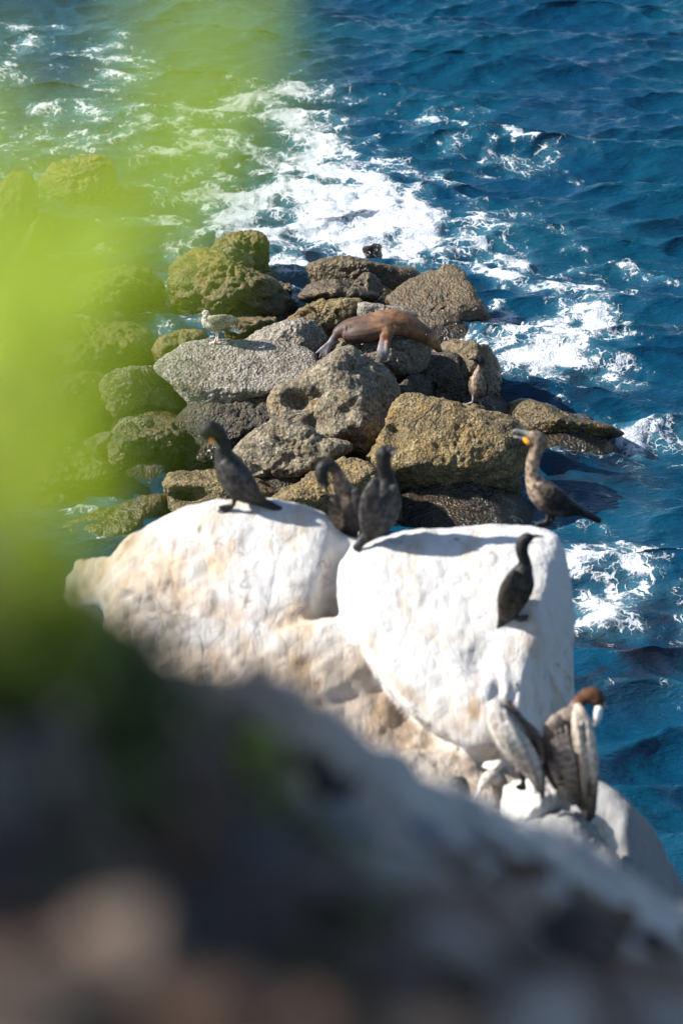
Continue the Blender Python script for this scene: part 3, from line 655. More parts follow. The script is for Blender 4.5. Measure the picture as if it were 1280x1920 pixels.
class Creature:
    """One body: lofted limbs fused into one continuous skin, coloured from the limbs."""
    def __init__(self, Y, mpp):
        self.Y, self.mpp = Y, mpp
        self.v, self.f, self.c = [], [], []
    def on(self, px, py, lift=0.03):
        h = hit(px, py); return self.Y - h[1] + lift if h is not None else 0.0
    def w(self, px, py, dy=0.0): return at_y(px, py, self.Y - dy)
    def loft(self, pts, seg=14, m=5, collect=True, cap=True):
        # pts: (px, py, dy metres towards viewer, in-plane radius px, depth ratio, colour)
        rows = []
        for p in pts:
            q = self.w(p[0], p[1], p[2]); rows.append([*q, p[3] * self.mpp, p[3] * self.mpp * p[4], *p[5]])
        R = catmull(rows, m); R[:, 3:5] = np.clip(R[:, 3:5], 0.0015, None)
        R[:, 5:] = np.clip(R[:, 5:], 0.002, 1)
        T = np.gradient(R[:, :3], axis=0); T /= np.linalg.norm(T, axis=1)[:, None] + 1e-9
        V, Cc, F = [], [], []
        view = np.array([0, -1.0, 0])
        last = None
        for i in range(len(R)):
            n1 = np.cross(T[i], view)
            if np.linalg.norm(n1) < 0.25: n1 = last if last is not None else np.array([1.0, 0, 0])
            n1 = n1 - T[i] * (n1 @ T[i]); n1 /= np.linalg.norm(n1)
            if last is not None and n1 @ last < 0: n1 = -n1
            last = n1
            n2 = np.cross(T[i], n1)
            for j in range(seg):
                a = 2 * math.pi * j / seg
                V.append(R[i, :3] + n1 * math.cos(a) * R[i, 3] + n2 * math.sin(a) * R[i, 4]); Cc.append(R[i, 5:])
        n = len(R)
        for i in range(n - 1):
            for j in range(seg):
                F.append((i * seg + j, i * seg + (j + 1) % seg, (i + 1) * seg + (j + 1) % seg, (i + 1) * seg + j))
        V.append(R[0, :3] - T[0] * R[0, 3] * 0.6); Cc.append(R[0, 5:]); V.append(R[-1, :3] + T[-1] * R[-1, 3] * 0.6); Cc.append(R[-1, 5:])
        a, b = n * seg, n * seg + 1
        for j in range(seg):
            F.append((a, (j + 1) % seg, j)); F.append((b, (n - 1) * seg + j, (n - 1) * seg + (j + 1) % seg))
        if collect:
            o = len(self.v)
            self.v += V; self.c += Cc; self.f += [tuple(k + o for k in g) for g in F]
        return V, F, Cc
    def skin(self, voxel, smooth=3):
        me = bpy.data.meshes.new('tmp'); me.from_pydata([tuple(x) for x in self.v], [], self.f); me.update()
        bm = bmesh.new(); bm.from_mesh(me); bmesh.ops.recalc_face_normals(bm, faces=bm.faces); bm.to_mesh(me); bm.free()
        ob = bpy.data.objects.new('tmp', me); COL.objects.link(ob)
        md = ob.modifiers.new('r', 'REMESH'); md.mode = 'VOXEL'; md.voxel_size = voxel; md.use_smooth_shade = True
        s = ob.modifiers.new('s', 'SMOOTH'); s.factor = 0.5; s.iterations = smooth
        dg = bpy.context.evaluated_depsgraph_get(); ev = ob.evaluated_get(dg)
        out = bpy.data.meshes.new_from_object(ev)
        kd = kdtree.KDTree(len(self.v))
        for i, x in enumerate(self.v): kd.insert(Vector(x), i)
        kd.balance()
        cs = np.array(self.c)
        cols = np.empty((len(out.vertices), 3))
        for i, x in enumerate(out.vertices):
            nn = kd.find_n(x.co, 4); wsum = 0; acc = 0
            for co, k, dd in nn:
                ww = 1 / (dd * dd + 1e-6); acc = acc + cs[k] * ww; wsum += ww
            cols[i] = acc / wsum
        bpy.data.objects.remove(ob); bpy.data.meshes.remove(me)
        set_col(out, 'Col', cols)
        out.polygons.foreach_set('use_smooth', np.ones(len(out.polygons), bool))
        return out
    def finish(self, name, label, cat, mat, base, voxel, group=None, smooth=3):
        root = add_obj(name, None, None, label=label, cat=cat, group=group, loc=base)
        me = self.skin(voxel, smooth)
        co = np.empty(len(me.vertices) * 3); me.vertices.foreach_get('co', co)
        me.vertices.foreach_set('co', (co.reshape(-1, 3) - base).ravel())
        me.name = 'body'
        add_obj('body', me, mat, parent=root)
        self.root, self.base = root, base
        return root
    def part(self, name, pts, mat, seg=10, m=4):
        V, F, Cc = self.loft(pts, seg, m, collect=False)
        me = mesh_from(name, np.array(V) - self.base, F); set_col(me, 'Col', np.array(Cc))
        return add_obj(name, me, mat, parent=self.root)
    def eye(self, px, py, dy, r, mat):
        d, f = ico(3); c = self.w(px, py, dy) - self.base
        return add_obj('eye', mesh_from('eye', d * r + c, f), mat, parent=self.root)

def plumage(name, gloss=0.45, scal=40.0, mott=0.45, light=2.2, streak=False):
    t = NT(name); p = t.pos(); c = t.attr('Col', 'Color')
    n = t.noise(p, 26, 5, 0.65); v = t.voro(p, scal)
    if streak:
        mp = t.n('ShaderNodeMapping'); mp.inputs['Scale'].default_value = (1.0, 1.0, 0.18); mp.inputs['Rotation'].default_value = (0, math.radians(-18), 0)
        t.put(mp.inputs['Vector'], p); n = t.noise(mp.outputs[0], 48, 4, 0.7)
    dark = t.mix(1.0, c, (0.5, 0.5, 0.5), 'MULTIPLY'); lite = t.mix(1.0, c, (light, light, light), 'MULTIPLY')
    c2 = t.mix(t.mr(n, 0.35, 0.65), t.mix(mott, c, dark), c)
    c2 = t.mix(t.math('MULTIPLY', t.mr(v, 0.35, 0.75), mott * 0.8), c2, lite)
    t.put(t.b.inputs['Base Color'], c2)
    t.b.inputs['Roughness'].default_value = gloss
    t.b.inputs['Specular IOR Level'].default_value = 0.25
    t.put(t.b.inputs['Normal'], t.bump(t.math('ADD', t.math('MULTIPLY', v, -0.6), n), 0.55, 0.012))
    return t.m
M['plumage'] = plumage('dark_plumage', 0.55, 27, 0.8, 2.6)
M['gullplumage'] = plumage('mottled_plumage', 0.8, 42, 1.0, 1.9)
M['pelplumage'] = plumage('pelican_plumage', 0.75, 24, 0.8, 1.5, streak=True)
def plain(name, col=None, rough=0.4):
    t = NT(name)
    if col is None: t.put(t.b.inputs['Base Color'], t.attr('Col', 'Color'))
    else:
        n = t.noise(t.pos(), 40, 3); t.put(t.b.inputs['Base Color'], t.mix(n, tuple(x * 0.8 for x in col), col))
    t.b.inputs['Roughness'].default_value = rough
    return t.m
M['bill'] = plain('bill_horn', None, 0.4)
M['eye'] = plain('eye_dark', (0.01, 0.012, 0.01), 0.1)

K = (0.010, 0.009, 0.009); K2 = (0.017, 0.015, 0.014); GR = (0.034, 0.031, 0.03); BR = (0.14, 0.10, 0.07); BRL = (0.26, 0.20, 0.145); BRD = (0.05, 0.037, 0.028)
ORG = (0.85, 0.33, 0.02); HORN = (0.30, 0.27, 0.23); FT = (0.02, 0.02, 0.02)
CG = 'cormorants on the rocks'

def foot(cr, ank, toes, r=3.2, col=FT):
    for tx, ty in toes:
        cr.loft([(ank[0], ank[1], 0.01, r * 1.2, 1, col), ((ank[0] + tx) / 2, (ank[1] + ty) / 2 - 0.5, 0.015, r * 1.1, 1.2, col), (tx, ty, 0.02, r * 0.8, 1, col)], 8, 3)
    if len(toes) > 1:
        a, b = toes[0], toes[-1]
        cr.loft([(ank[0], ank[1], 0.012, r, 1.5, col), ((a[0] + b[0] + ank[0]) / 3, (a[1] + b[1] + ank[1]) / 3, 0.015, r * 2.2, 0.6, col), ((a[0] + b[0]) / 2, (a[1] + b[1]) / 2, 0.02, r * 1.6, 0.5, col)], 8, 3)

def bird(anchor, extra=0.0):
    g = hit(*anchor, fallback=at_z(*anchor, 3.6))
    dep = (g - CAMP) @ np.array([0, CT, -ST])
    return Creature(g[1] + extra, dep / FPX), g

def cormorant_left():
    cr, g = bird((425, 955))
    cr.loft([(395, 823, 0.03, 8, 1, K), (388, 812, 0.02, 14, 0.95, K), (393, 803, 0.01, 15, 0.95, K), (408, 809, 0, 14, 1, K), (417, 828, 0, 13, 1.0, K), (419, 848, 0, 17, 1, K2), (428, 872, 0, 26, 1.05, K2),
             (441, 895, 0, 31, 1.05, K2), (457, 915, 0, 28, 1.0, K), (475, 930, 0, 19, 0.95, K), (492, 941, 0, 10, 1.1, K), (510, 949, 0, 8, 1.2, K), (528, 957, 0, 6, 1.2, K)])
    cr.loft([(418, 868, 0.085, 9, 0.6, GR), (432, 885, 0.10, 17, 0.4, GR), (452, 906, 0.10, 18, 0.4, GR), (478, 928, 0.075, 11, 0.5, K2), (504, 943, 0.03, 4, 0.6, K)])
    cr.loft([(440, 915, 0.03, 12, 1, K), (440, 932, 0.03, 6, 1, K), (438, 948, 0.03, 4, 1, FT)], 8)
    cr.loft([(470, 925, -0.06, 10, 1, K), (474, 940, -0.06, 5, 1, K), (478, 952, -0.05, 4, 1, FT)], 8)
    foot(cr, (438, 948), [(410, 951), (408, 959), (424, 961)])
    cr.finish('cormorant', 'black cormorant with orange throat at the left, head turned down to its breast', 'cormorant', M['plumage'], g, 0.006, CG)
    cr.part('throat_patch', [(391, 820, 0.05, 3.5, 0.5, (0.6, 0.22, 0.02)), (397, 826, 0.05, 5, 0.8, (0.7, 0.26, 0.02)), (403, 832, 0.04, 4, 0.8, (0.6, 0.22, 0.02))], M['bill'])
    cr.part('bill', [(394, 822, 0.04, 5, 0.8, HORN), (402, 831, 0.045, 4, 0.8, HORN), (411, 840, 0.045, 2.2, 0.8, HORN)], M['bill'])
    cr.eye(391, 811, 0.06, 0.006, M['eye'])

def cormorant_preening():
    cr, g = bird((640, 1040), 0.25)
    cr.loft([(614, 912, 0.05, 5, 1, K), (604, 897, 0.04, 11, 1, K), (603, 881, 0.02, 13, 1, K), (614, 871, 0.0, 13, 1, K), (627, 879, 0, 11.5, 1, BRD), (636, 896, 0, 13, 1, BR), (643, 916, 0, 20, 1, BR), (652, 942, 0, 29, 1, K2),
             (655, 968, 0, 28, 1, K), (649, 990, 0, 20, 1, K), (640, 1004, 0, 10, 0.8, K), (630, 1014, 0, 6, 0.8, K)])
    cr.loft([(666, 918, 0.06, 9, 0.6, K2), (672, 940, 0.08, 14, 0.4, K2), (668, 968, 0.08, 13, 0.4, K2), (655, 995, 0.05, 6, 0.5, K)])
    cr.loft([(628, 930, 0.06, 8, 0.6, BRD), (626, 955, 0.08, 12, 0.4, BRD), (632, 980, 0.08, 10, 0.4, BR), (640, 1000, 0.05, 5, 0.5, K)])
    cr.loft([(660, 985, 0.0, 10, 1, K), (664, 1000, 0.0, 5, 1, FT), (668, 1012, 0.0, 4, 1, FT)], 8)
    foot(cr, (666, 1010), [(655, 1016), (675, 1018)])
    cr.finish('cormorant', 'dark brown cormorant preening with its neck arched, half hidden in the notch', 'cormorant', M['plumage'], g, 0.006, CG)
    cr.part('bill', [(606, 905, 0.06, 4, 1, K2), (612, 918, 0.07, 3, 1, K2), (618, 930, 0.07, 1.6, 1, K2)], M['bill'])

def cormorant_back():
    cr, g = bird((700, 1022))
    D = (0.036, 0.035, 0.036)
    cr.loft([(736, 843, 0.02, 6, 1, K), (727, 847, 0.0, 14, 0.95, K), (719, 852, 0, 15, 1, K), (719, 872, 0, 14, 1, K), (724, 892, 0, 15, 1, K), (723, 912, 0, 24, 1, GR), (716, 938, 0, 34, 0.95, D), (708, 965, 0, 37, 0.9, D),
             (699, 987, 0, 29, 0.9, K2), (689, 1004, 0, 15, 0.8, K2), (679, 1014, 0.02, 10, 0.6, D), (666, 1030, 0.05, 8, 0.5, D)])
    cr.loft([(705, 900, 0.09, 9, 0.5, GR), (695, 930, 0.12, 17, 0.4, GR), (688, 962, 0.11, 16, 0.4, GR), (682, 992, 0.07, 7, 0.5, D)])
    cr.loft([(736, 912, 0.06, 8, 0.6, D), (741, 942, 0.06, 12, 0.5, D), (730, 970, 0.06, 11, 0.5, D), (708, 995, 0.04, 6, 0.5, K2)])
    cr.loft([(712, 980, -0.02, 10, 1, K), (713, 994, -0.02, 6, 1, K), (713, 1003, -0.02, 5, 1, FT)], 8)
    foot(cr, (713, 1002), [(720, 1004), (706, 1008)])
    cr.finish('cormorant', 'dark grey cormorant seen from behind, looking right, beside the crevice', 'cormorant', M['plumage'], g, 0.006, CG)
    cr.part('bill', [(735, 844, 0.02, 5, 0.9, K2), (740, 841, 0.02, 3.2, 0.8, K2), (748, 837, 0.02, 1.6, 0.8, GR)], M['bill'])
    cr.part('cheek_patch', [(735, 851, 0.05, 3.5, 0.6, (0.16, 0.15, 0.16)), (740, 846, 0.04, 2.5, 0.6, (0.16, 0.15, 0.16))], M['bill'])

def cormorant_calling():
    cr, g = bird((1024, 984))
    N1 = (0.20, 0.145, 0.10)
    cr.loft([(988, 819, 0, 9, 0.8, BR), (1002, 820, 0, 14, 0.85, BR), (1009, 829, 0, 14, 0.9, BR), (1004, 848, 0, 13, 0.95, BR), (998, 868, 0, 13, 1, N1), (998, 888, 0, 14, 1, N1), (1003, 905, 0, 19, 1, N1), (1014, 921, 0, 26, 1, BR),
             (1030, 936, 0, 28, 1, BRD), (1050, 947, 0, 24, 1, BRD), (1070, 953, 0, 17, 1, K2), (1087, 959, 0, 9, 1.1, K), (1104, 967, 0, 7, 1.2, K), (1124, 977, 0, 6, 1.2, K)])
    cr.loft([(1012, 908, 0.08, 9, 0.6, BRD), (1026, 922, 0.10, 16, 0.4, BRD), (1048, 937, 0.10, 17, 0.4, K2), (1072, 950, 0.08, 10, 0.5, K2), (1094, 961, 0.03, 4, 0.5, K)])
    cr.loft([(1026, 948, 0.03, 13, 1, BR), (1028, 962, 0.03, 7, 1, BRD), (1026, 976, 0.03, 4, 1, FT)], 8)
    cr.loft([(1034, 950, -0.04, 12, 1, BRD), (1035, 965, -0.04, 6, 1, K), (1034, 979, -0.04, 4, 1, FT)], 8)
    foot(cr, (1027, 977), [(1003, 983), (1004, 987), (1018, 988)]); foot(cr, (1034, 979), [(1020, 982), (1026, 985)])
    cr.finish('cormorant', 'brown cormorant calling with open bill and bright orange throat, at the white rock\'s far corner', 'cormorant', M['plumage'], g, 0.006, CG)
    cr.part('throat_patch', [(993, 829, 0.0, 7, 1.35, ORG), (987, 825, 0.0, 7, 1.25, ORG), (979, 820, 0.0, 3, 1, ORG)], M['bill'])
    cr.part('bill', [(994, 816, 0, 7, 1, (0.4, 0.28, 0.12)), (981, 811, 0, 4.6, 0.9, HORN), (967, 807, 0, 3.2, 0.9, (0.2, 0.17, 0.15)), (960, 810, 0, 2, 0.9, (0.12, 0.1, 0.09))], M['bill'])
    cr.part('lower_bill', [(990, 825, 0, 5, 1, ORG), (978, 821, 0, 3.6, 0.9, HORN), (963, 819, 0, 2.0, 0.9, HORN)], M['bill'])
    cr.eye(996, 815, 0.05, 0.006, M['eye'])

def cormorant_front():
    cr, g = bird((957, 1163))
    D = (0.016, 0.014, 0.012); D2 = (0.026, 0.022, 0.017)
    cr.loft([(998, 1007, 0, 6, 0.9, K), (988, 1009, 0, 11, 0.9, K), (979, 1018, 0, 12.5, 0.95, K), (978, 1036, 0, 11.5, 1, K), (983, 1053, 0, 12, 1, K), (981, 1068, 0, 18, 1, D), (973, 1088, 0, 26, 1, D2), (965, 1110, 0, 29, 1, D2),
             (956, 1132, 0, 25, 0.95, D2), (948, 1152, 0, 18, 0.9, D), (940, 1167, 0, 9, 0.8, K), (934, 1180, 0.02, 7.5, 0.7, K2), (927, 1193, 0.04, 6.5, 0.6, K2)])
    cr.loft([(966, 1072, 0.06, 8, 0.6, D2), (954, 1096, 0.10, 15, 0.4, D2), (946, 1124, 0.10, 15, 0.4, D2), (942, 1152, 0.06, 7, 0.5, D)])
    cr.loft([(992, 1078, 0.03, 7, 0.7, D), (990, 1100, 0.04, 11, 0.6, D), (976, 1128, 0.05, 11, 0.6, D), (955, 1152, 0.04, 6, 0.5, D)])
    cr.loft([(962, 1140, 0, 10, 1, K), (964, 1152, 0, 6, 1, K), (966, 1161, 0, 4, 1, FT)], 8)
    foot(cr, (966, 1160), [(990, 1155), (988, 1162), (976, 1165)])
    cr.finish('cormorant', 'black cormorant with thin bill standing alone on the front of the white rock', 'cormorant', M['plumage'], g, 0.006, CG)
    cr.part('bill', [(997, 1006, 0, 4.5, 0.9, K2), (1006, 1005, 0, 2.8, 0.9, K2), (1018, 1006, 0, 1.4, 0.9, K2)], M['bill'])

def cormorant_far():
    cr, g = bird((893, 762))
    N1 = (0.20, 0.145, 0.10); cr.Y = g[1]
    cr.loft([(888, 674, 0.02, 4, 1, K), (895, 673, 0, 7.5, 0.9, K), (901, 676, 0, 8, 0.95, K2), (901, 685, 0, 6.3, 1, BRD), (897, 694, 0.02, 6.5, 1, N1), (895, 703, 0.03, 9, 1, N1), (895, 714, 0.02, 14, 0.95, BR), (896, 726, 0, 16, 1, BR),
             (897, 738, -0.02, 13.5, 1, BRD), (898, 746, -0.05, 9, 1, K2), (900, 752, -0.12, 5, 1.2, K), (902, 758, -0.2, 3.5, 1.2, K)])
    cr.loft([(884, 708, 0, 4, 1, BRD), (882, 722, -0.02, 5, 1.4, BRD), (884, 738, -0.05, 4, 1.6, K2)])
    cr.loft([(908, 708, 0, 4, 1, K2), (911, 722, -0.02, 5, 1.4, K2), (909, 740, -0.05, 4, 1.6, K2)])
    LC = (0.16, 0.17, 0.18)
    cr.loft([(889, 738, 0.02, 6, 1, BRD), (887, 747, 0.02, 3, 1, LC), (885, 755, 0.02, 2.2, 1, LC)], 8)
    cr.loft([(903, 740, 0.02, 6, 1, K2), (901, 750, 0.02, 3, 1, LC), (900, 759, 0.02, 2.2, 1, LC)], 8)
    foot(cr, (885, 755), [(876, 757), (878, 760)], 1.7, LC); foot(cr, (900, 759), [(895, 767), (903, 769)], 1.7, LC)
    cr.finish('cormorant', 'slim brown cormorant facing the camera on a shore rock by the foam swirl', 'cormorant', M['plumage'], g, 0.006, CG)
    cr.part('bill', [(890, 674, 0.02, 3, 0.9, K2), (884, 673, 0.03, 2, 0.9, K2), (878, 674, 0.04, 1.1, 0.9, K2)], M['bill'])

def gull():
    cr, g = bird((402, 643))
    G1 = (0.33, 0.295, 0.235); G2 = (0.21, 0.18, 0.135); G3 = (0.10, 0.085, 0.07); PK = (0.55, 0.42, 0.36)
    cr.loft([(380, 589, 0, 4, 0.9, G1), (386, 588, 0, 7.5, 0.95, G1), (387, 596, 0, 8, 1, G1), (388, 603, 0, 11, 1, G1), (398, 606, 0, 14.5, 1, G1), (411, 606, 0, 14, 1, G2), (424, 604, 0, 10, 1, G2), (436, 604, 0, 6, 1, G2), (446, 606, 0, 3, 1.6, G3)])
    cr.loft([(391, 597, 0.07, 6, 0.6, G2), (403, 600, 0.09, 10, 0.4, G2), (420, 598, 0.09, 9, 0.4, G2), (436, 598, 0.05, 6, 0.6, G1), (447, 602, 0.0, 2.5, 0.8, G3)])
    cr.loft([(415, 614, 0, 7, 0.9, G3), (430, 617, 0, 4.5, 1.2, G3), (440, 619, 0, 3.6, 1.4, (0.6, 0.6, 0.6)), (449, 624, 0, 2.6, 1.4, (0.6, 0.6, 0.6))])
    cr.loft([(402, 616, 0.02, 5, 1, G2), (405, 625, 0.02, 2.4, 1, PK), (406, 631, 0.02, 1.8, 1, PK), (402, 643, 0.02, 1.8, 1, PK)], 8)
    cr.loft([(408, 616, -0.05, 4, 1, G3), (409, 626, -0.05, 2, 1, PK), (408, 641, -0.04, 1.7, 1, PK)], 8)
    foot(cr, (402, 642), [(393, 644), (393, 648), (401, 648)], 1.6, PK)
    cr.finish('gull', 'young mottled grey gull standing on the big barnacled rock', 'gull', M['gullplumage'], g, 0.005)
    cr.part('bill', [(380, 589, 0, 2.6, 1, (0.1, 0.09, 0.08)), (376, 589, 0, 2.0, 0.9, (0.1, 0.09, 0.08)), (372, 590, 0, 1.1, 0.9, (0.08, 0.07, 0.06))], M['bill'])
    cr.eye(384, 586, 0.045, 0.005, M['eye'])

def sea_lion():
    g = hit(735, 640); dep = (g - CAMP) @ np.array([0, CT, -ST])
    cr = Creature(g[1] + 0.12, dep / FPX)
    A = (0.150, 0.073, 0.031); B = (0.085, 0.041, 0.019); Cc = (0.05, 0.026, 0.017); H = (0.25, 0.13, 0.055); FL = (0.15, 0.142, 0.148)  # dark rear and belly tones carry shadow in the coat colour
    cr.loft([(627, 630, 0.05, 7, 0.9, Cc), (634, 624, 0.04, 12, 1, Cc), (645, 620, 0.02, 17, 1, Cc), (660, 616, 0, 20.5, 1, B), (682, 612, 0, 22, 1.0, B), (705, 607, 0, 22.5, 1.0, A), (729, 602, 0, 23, 1.0, A), (750, 603, 0, 21.5, 1, A),
             (769, 611, 0.01, 19, 1, A), (786, 621, 0.02, 16.5, 1, A), (800, 630, 0.02, 15.5, 1, A), (809, 638, 0.03, 14, 1, H), (816, 647, 0.035, 9.5, 0.9, H), (821, 654, 0.04, 7, 0.85, H), (824, 659, 0.04, 4.5, 0.8, Cc)], 20, 6)
    cr.loft([(646, 628, 0.06, 14, 1, Cc), (670, 626, 0.08, 19, 1, Cc), (698, 622, 0.08, 20, 1, B), (724, 616, 0.07, 17, 1, A), (752, 614, 0.04, 16, 1, A), (780, 624, 0.02, 14, 1, A)], 14)
    for k in range(6):
        x = 644 + 8 * k; yt = 604 - 1.6 * k
        cr.loft([(x, yt, -0.02, 2.2, 1, B), (x + 3, yt + 9, 0.085, 2.2, 1, B), (x + 4, yt + 18, 0.125, 1.6, 1, Cc)], 8)
    # hind flippers
    o1 = cr.on(603, 668, 0.06)
    for k, (tx, ty) in enumerate(((592, 663), (599, 671), (607, 673), (614, 668))):
        dd = max(o1, 0.1) + 0.01 * k
        cr.loft([(632, 627, 0.07, 8, 0.7, Cc), (621, 641, 0.09, 6.5, 0.6, FL), ((tx + 614) / 2, (ty + 648) / 2, (dd + 0.09) / 2, 5, 0.5, FL), (tx, ty, dd, 2.6, 0.5, FL)], 10)
    # fore flipper hanging over the boulder
    FR = (0.15, 0.055, 0.022)
    d1, d2, d3 = cr.on(721, 650, 0.07), cr.on(717, 666, 0.07), cr.on(713, 680, 0.07)
    d2 = max(d2, d1 - 0.03); d3 = max(d3, d2)
    cr.loft([(724, 604, 0.06, 17, 0.8, A), (725, 620, 0.13, 15, 0.7, H), (723, 636, (0.15 + d1) / 2, 12, 0.5, FR), (720, 650, d1, 12.5, 0.35, FL), (717, 665, d2, 12, 0.35, FL), (714, 676, d3, 8, 0.4, FL), (711, 685, d3, 4, 0.6, FL)], 12)
    cr.loft([(726, 640, d1, 4, 0.5, FR), (724, 660, d2, 3.5, 0.5, FL), (720, 675, d3, 2.5, 0.5, FL)], 10)
    cr.loft([(760, 622, -0.02, 9, 0.9, B), (768, 634, -0.02, 7, 0.6, B), (774, 640, 0.0, 5, 0.5, FL)], 10)
    t = NT('sea_lion_coat'); p = t.pos(); c = t.attr('Col', 'Color')
    n = t.noise(p, 12, 6, 0.6); n2 = t.noise(p, 70, 3, 0.6)
    c = t.mix(t.mr(n, 0.3, 0.7), t.mix(1.0, c, (0.5, 0.46, 0.45), 'MULTIPLY'), t.mix(1.0, c, (1.5, 1.45, 1.4), 'MULTIPLY'))
    t.put(t.b.inputs['Base Color'], c); t.b.inputs['Roughness'].default_value = 0.6
    t.put(t.b.inputs['Normal'], t.bump(t.math('ADD', n, t.math('MULTIPLY', n2, 0.35)), 0.35, 0.02))
    cr.finish('sea_lion', 'brown sea lion asleep, draped over the boulders with a flipper hanging down', 'sea lion', t.m, g, 0.009, smooth=4)
    cr.part('ear', [(800, 627, 0.105, 2.4, 1, B), (797, 632, 0.11, 1.4, 1, B)], M['bill'])
    cr.eye(815, 641, 0.065, 0.008, M['eye'])
    cr.part('nose', [(825, 656, 0.04, 3.4, 1.2, (0.02, 0.015, 0.012)), (827, 659, 0.04, 2.4, 1.2, (0.02, 0.015, 0.012))], M['bill'])

def pelican_left():
    cr, g = bird((985, 1490), -0.12)
    P1 = (0.48, 0.43, 0.38); P2 = (0.38, 0.34, 0.30); P3 = (0.10, 0.08, 0.07)
    cr.loft([(932, 1318, 0, 12, 1, P2), (938, 1338, 0, 20, 1, P2), (952, 1366, 0, 27, 1, P2), (972, 1394, 0, 31, 1, P3), (992, 1423, 0, 27, 1, P3), (1007, 1452, 0, 16, 1, P3), (1014, 1478, 0, 8, 1.3, P3), (1017, 1496, 0, 5, 1.3, P3)], 18)
    cr.loft([(928, 1316, 0.05, 13, 0.7, P1), (932, 1344, 0.10, 20, 0.5, P1), (950, 1378, 0.12, 27, 0.4, P1), (976, 1412, 0.12, 27, 0.4, P1), (998, 1446, 0.08, 18, 0.5, P1), (1012, 1486, 0.03, 6, 0.5, P3)], 16)
    for (x0, y0, x1, y1, c) in [(930, 1335, 1000, 1462, (0.56, 0.51, 0.45)), (924, 1350, 985, 1450, (0.44, 0.39, 0.34)), (944, 1330, 1008, 1470, (0.40, 0.355, 0.31)), (955, 1350, 1014, 1480, (0.42, 0.37, 0.32))]:
        cr.loft([(x0, y0, 0.17, 5, 0.5, c), ((x0 + x1) / 2, (y0 + y1) / 2, 0.205, 7, 0.5, c), (x1, y1, 0.14, 3, 0.5, P3)], 8)
    cr.loft([(948, 1312, 0.02, 6, 1, P3), (978, 1350, 0.06, 7, 1, P3), (1008, 1384, 0.06, 8, 1, P3), (1016, 1430, 0.05, 7, 1, P3)], 10)
    # neck folded down in front, away from the viewer
    cr.loft([(935, 1322, -0.05, 13, 1, P2), (950, 1335, -0.18, 11, 1, (0.12, 0.06, 0.035)), (958, 1362, -0.26, 9, 1, (0.12, 0.06, 0.035)), (962, 1385, -0.27, 11, 1, (0.5, 0.45, 0.3))], 12)
    cr.loft([(975, 1440, 0.0, 12, 1, P3), (980, 1460, 0.0, 6, 1, K2), (982, 1478, 0.0, 5, 1, K)], 8)
    foot(cr, (982, 1475), [(965, 1474), (968, 1480), (985, 1482)], 4, K)
    cr.finish('pelican', 'pale grey pelican hunched with its head out of sight, left of the brown headed one', 'pelican', M['pelplumage'], g, 0.008, 'pelicans on the headland', smooth=9)
    cr.part('bill', [(962, 1385, -0.28, 6, 1, HORN), (966, 1410, -0.27, 4, 1, HORN), (970, 1440, -0.25, 2, 1, HORN)], M['bill'])

